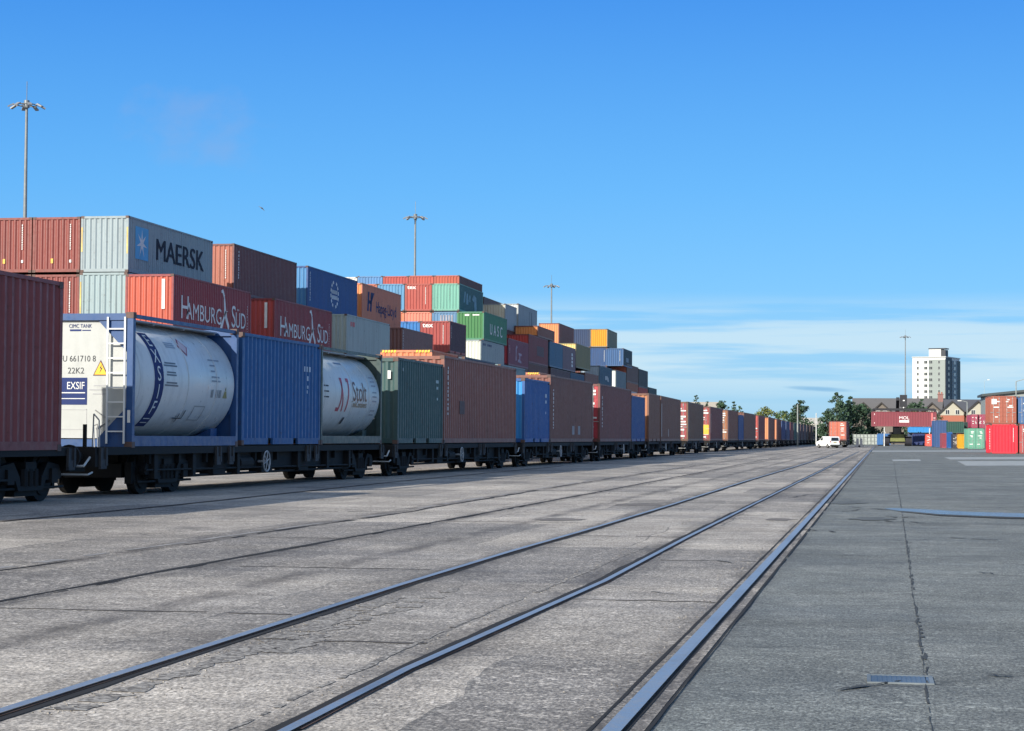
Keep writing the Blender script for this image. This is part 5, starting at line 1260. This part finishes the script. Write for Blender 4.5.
# terraces of flats with gables
BRICK = paint((.36, .12, .075), .8, .1, 0, .6); SLATE = paint((.075, .080, .095), .7, 0, 0, .9); SLATEB = paint((.115, .112, .115), .8, 0, 0, .9); CREAM = paint((.40, .38, .31), .7, .02, 0, .3); DARKW = flat((.025, .022, .022), .6, 0, 'dark_bargeboard', .2)
def houses(label, px0, px1, Y, yr, ye_, gables, roofm, wallm, creamg):
    X0, X1 = xof(px0, Y), xof(px1, Y); zr = zof((px0+px1)/2, yr, Y); zeave = zof((px0+px1)/2, ye_, Y); D = 11.0
    o = thing('terrace_block', label, 'apartment building', ((X0+X1)/2, Y, 0)); w = (X1-X0)/2
    wl = MB(); wl.prism([(0, 0), (D, 0), (D, zeave), (D/2, zr-.15), (0, zeave)], 'x', -w, w); part('wall', wl, wallm, o)
    rf = MB()
    rf.prism([(-.4, zeave-.25), (D/2, zr-.12), (D+.4, zeave-.25), (D+.4, zeave), (D/2, zr+.12), (-.4, zeave)], 'x', -w-.3, w+.3); ro = part('roof', rf, roofm, o)
    for px in gables:
        gx = xof(px, Y)-(X0+X1)/2; gw = 2.7; gz = zeave+1.9
        g_ = MB(); g_.prism([(gx-gw, zeave-1.0), (gx+gw, zeave-1.0), (gx+gw, zeave-.5), (gx, gz), (gx-gw, zeave-.5)], 'y', -.8, 3.8); go = part('gable', g_, CREAM if creamg else wallm, o)
        bb = MB()
        for s in (-1, 1): bb.prism([(gx, gz+.45), (gx, gz+.05), (gx+s*(gw+.5), zeave-1.0), (gx+s*(gw+.5), zeave-.55)], 'y', -1.15, 3.9)
        part('gable_roof', bb, DARKW, go)
        lw = MB(); lw.prism([(gx-gw+.1, 0), (gx+gw-.1, 0), (gx+gw-.1, zeave-1.03), (gx-gw+.1, zeave-1.03)], 'y', -.75, 0); part('brick_bay', lw, BRICK if creamg else wallm, o)
        for dx in ((-1.1, 1.1) if creamg else (-.8, .8)): win(go, Matrix.Translation((gx+dx, -.83, zeave-.75)), .8, .95, .06)
        for z in (1.5, 4.2):
            if z < zeave-3.6: win(o, Matrix.Translation((gx, -.79, z)), 1.8, 1.3, .08)
    n_ = int((X1-X0)/3.2)
    for i in range(n_):
        x = -w+1.8+i*3.2
        if any(abs(x-(xof(px, Y)-(X0+X1)/2)) < 3.6 for px in gables): continue
        for z in (1.3, 4.0, 6.6):
            if z < zeave-1.4: win(o, Matrix.Translation((x, -.02, z)), 1.1, 1.3, .08)
    return o, ro, zr, X0, X1
o1, ro, zr, X0, X1 = houses('long brown slate-roofed flats behind the hoisted container', 853.5, 945, 470, 398.3, 412, (863.5, 881.5, 932), SLATEB, paint((.16, .14, .12), .8, .1), False)
ch = MB(); cxx = xof(941.3, 470)-(X0+X1)/2; ch.box(cxx-.6, cxx+.6, 4.0, 5.5, zr-3.8, zr+1.0); ch.box(cxx-.7, cxx+.7, 3.9, 5.6, zr+1.0, zr+1.2); co = part('chimney', ch, paint((.26, .13, .12), .8, .1), ro)
for dx in (-.3, .3):
    cpn = MB(); cpn.tube((cxx+dx, 4.7, zr+1.2), (cxx+dx, 4.7, zr+1.6), .16, 8); part('chimney_pot', cpn, BRICK, co)
houses('dark slate-roofed flats with cream gables over red brick bays', 945.6, 990, 455, 399.5, 411.0, (952.3, 978), SLATE, paint((.26, .17, .12), .8, .1), True)
houses('pale-roofed building rising behind the train beyond the brown containers', 688, 717, 640, 402, 412.5, (), paint((.36, .33, .28), .8, .0), paint((.3, .28, .24), .8, .1), False)
houses('low white building glimpsed between the pine and the far trees', 800, 822, 520, 418, 424, (), paint((.45, .43, .38), .8, .0), paint((.6, .6, .55), .8, .1), False)
# warehouse on the right
Yw = 300.0
wh_ = thing('warehouse', 'grey metal-clad warehouse behind the right-hand container pile', 'warehouse', (xof(985.3, Yw), Yw, 0))
zE = zof(985, 394, Yw); zR = zE+2.0; wW = 40
wl = MB(); wl.prism([(0, 0), (wW, 0), (wW, zE-.3), (wW/2, zR-.2), (0, zE-.3)], 'y', 0, 11); part('wall', wl, paint((.27, .30, .29), .6, .05, 0, .5), wh_)
rb = MB()
for i in range(40): rb.box(.4+i*.85, .5+i*.85, -.05, -.001, 0, zE-.4)
part('cladding_rib', rb, paint((.28, .31, .31), .6, .05), wh_)
rf = MB(); rf.prism([(-.5, zE-.35), (wW/2, zR-.18), (wW+.5, zE-.35), (wW+.5, zE), (wW/2, zR+.15), (-.5, zE)], 'y', -.5, 11.5); part('roof', rf, paint((.05, .065, .07), .6, .05), wh_)
# fence at the far left of the yard
Yf = 400.0
fx0, fx1 = xof(853, Yf), xof(878, Yf); fz = zof(865, 434.4, Yf)
fe = thing('metal_fence', 'pale grey sheet fence below the dark trees', 'fence', (fx0, Yf, 0))
n_ = 7; pw = (fx1-fx0)/n_
for i in range(n_):
    p = MB(); p.box(i*pw+.05, (i+1)*pw-.05, 0, .05, .1, fz)
    part('panel', p, flat((.36, .40, .38), .7, 0, 'grey_fence', .25), fe)
for i in range(n_+1):
    p = MB(); p.box(i*pw-.07, i*pw+.07, -.08, .0, 0, fz+.1); part('post', p, flat((.15, .17, .17), .7, 0, 'fence_post', .25), fe)
rl = MB()
for z in (fz*.35, fz*.7): rl.box(0, n_*pw, -.05, -.001, z, z+.12)
part('rail', rl, flat((.25, .28, .27), .7, 0, 'fence_rail', .25), fe)
for i, px in enumerate((857.5, 861.2)):      # pale barriers by the wagon
    b_ = MB(); b_.prism([(-.45, 0), (.45, 0), (.22, .45), (.18, 1.3), (-.18, 1.3), (-.22, .45)], 'y', -.3, .3); o = part('plastic_barrier', b_, flat((.68, .66, .66), .6, 0, 'white_plastic', .1)); o.location = (xof(px, 300), 300, 0)
    tag(o, ('white barrier nearer the wagon at the track end', 'white barrier to the right at the track end')[i], 'barrier', 'white barriers at the track end')

# ------------------------------------------------------------------ trees
def leafmat(col, name):
    mt, t, b = newmat(name); g = t.nodes.new('ShaderNodeNewGeometry'); n = tnoise(t, g.outputs['Position'], .55, 4)
    t.links.new(mix(t, rng(t, n, .35, .65), tuple(x*.55 for x in col), tuple(x*1.4 for x in col)), b.inputs['Base Color']); b.inputs['Roughness'].default_value = .7; return mt
LEAFD = leafmat((.038, .078, .042), 'dark_needles'); LEAFM = leafmat((.05, .095, .03), 'green_leaves'); LEAFY = leafmat((.13, .15, .035), 'yellow_green_leaves')
BARK = flat((.09, .065, .05), .9, 0, 'bark', .3)
def tree(px, ytop, Y, wpx, kind, mat, label, base_frac=.18, n=2600, seed=1, leaf=.34):
    rnd = random.Random(seed); X = xof(px, Y); H = zof(px, ytop, Y); Wd = (xof(px+wpx/2+3, Y)-xof(px-wpx/2-3, Y))
    o = thing('pine_tree' if kind == 'pine' else 'broadleaf_tree', label, 'tree', (X, Y, 0), 0, 'trees beyond the yard')
    tr_ = MB(); tr_.tube((0, 0, 0), (rnd.uniform(-.2, .2), 0, H*.55), H*.022, 10, H*.012); tr_.tube((0, 0, H*.5), (0, 0, H*.93), H*.012, 8, .03)
    limbs = []
    cl = []
    if kind == 'pine':
        m_ = 15
        for i in range(m_):
            f = i/(m_-1); z = H*(base_frac+(1-base_frac)*f*.97); rr_ = Wd/2*(1-f)**.62*rnd.uniform(.75, 1.1)+.25
            for j in range(5 if f < .8 else 2):
                a = rnd.uniform(0, 2*PI); d = rr_*rnd.uniform(.35, .95)
                cl.append((d*math.cos(a), d*math.sin(a), z+rnd.uniform(-.3, .3), rr_*.42+.3, .55)); limbs.append((d*math.cos(a), d*math.sin(a), z))
    else:
        for i in range(70):
            a = rnd.uniform(0, 2*PI); u = rnd.random(); z = H*(base_frac+(1-base_frac)*(.06+.90*u)); rr_ = Wd/2*math.sqrt(max(.05, 1-(2*u-.85)**2*.85))*rnd.uniform(.2, 1.0)
            cl.append((rr_*math.cos(a), rr_*math.sin(a), z, Wd*.14*rnd.uniform(.6, 1.1), .8)); limbs.append((rr_*math.cos(a), rr_*math.sin(a), z))
    for (x, y, z) in limbs[::2]: tr_.tube((0, 0, max(.5, z-abs(x)*.6-.4)), (x, y, z), H*.005, 5, .02)
    part('trunk', tr_, BARK, o)
    mb = MB()
    for k in range(n):
        x, y, z, r1, fl_ = rnd.choice(cl); v_ = Vector((rnd.gauss(0, 1), rnd.gauss(0, 1), rnd.gauss(0, 1))).normalized()*r1*rnd.random()**.4
        p = Vector((x+v_.x, y+v_.y, z+v_.z*fl_)); nn = Vector((rnd.gauss(0, 1), rnd.gauss(0, 1), rnd.gauss(0, .8)+.5)).normalized(); u = nn.orthogonal().normalized(); w_ = nn.cross(u); s = leaf*rnd.uniform(.6, 1.3)
        mb.quad(p-u*s*.5, p+w_*s*.35, p+u*s*.5, p-w_*s*.35)
    me = bpy.data.meshes.new('crown'); me.from_pydata(mb.v, [], mb.f); me.update(); link('crown', me, mat, o)
    return o
tree(799.5, 399.5, 430, 30, 'pine', LEAFD, 'rounded dark pine standing alone behind the far wagons', .12, 3600, 3, .42)
tree(837, 393, 400, 30, 'pine', LEAFD, 'tall dark pine left of the hoisted container, twin-topped group', .05, 4200, 4, .40)
tree(850, 396, 405, 24, 'pine', LEAFD, 'dark pine second in the group above the rust-red container', .05, 3600, 5, .40)
tree(827, 410, 395, 20, 'pine', LEAFD, 'lower dark pine at the left of the group above the van', .05, 2600, 6, .40)
tree(862, 404, 410, 26, 'broad', LEAFD, 'dark bushy tree above the pale grey fence', .02, 4200, 7, .42)
tree(873, 414, 412, 18, 'broad', LEAFD, 'low dark tree behind the left end of the hoisted container', .02, 2600, 8, .40)
tree(921, 400, 430, 24, 'pine', LEAFD, 'dark conifer behind the hoisted container at its middle', .1, 2600, 9, .40)
tree(912, 403, 428, 20, 'broad', LEAFD, 'dark round tree right of the stacker boom', .1, 2600, 10, .40)
tree(936, 413, 425, 16, 'broad', LEAFM, 'small green tree at the right end of the hoisted container', .1, 1800, 11, .36)
tree(768, 408.5, 520, 34, 'broad', LEAFY, 'low yellow-green tree seen over the far wagons', .05, 3200, 12, .50)
tree(783, 411.5, 530, 20, 'broad', LEAFM, 'low green tree right of the yellow-green one', .05, 2200, 13, .50)
tree(722, 401, 560, 20, 'broad', LEAFD, 'dark round tree right of the pale-roofed building', .05, 2600, 14, .50)
tree(696, 395, 560, 9, 'pine', LEAFD, 'thin dark conifer left of the pale-roofed building', .05, 1300, 15, .45)
tree(707, 402, 550, 8, 'pine', LEAFD, 'thin dark conifer in front of the pale-roofed building', .05, 1300, 16, .45)
tree(734, 401, 560, 9, 'pine', LEAFD, 'slim pointed conifer right of the dark round tree', .05, 1300, 17, .45)
tree(740, 406, 565, 9, 'pine', LEAFM, 'short slim conifer beside the pointed one', .05, 1200, 18, .45)
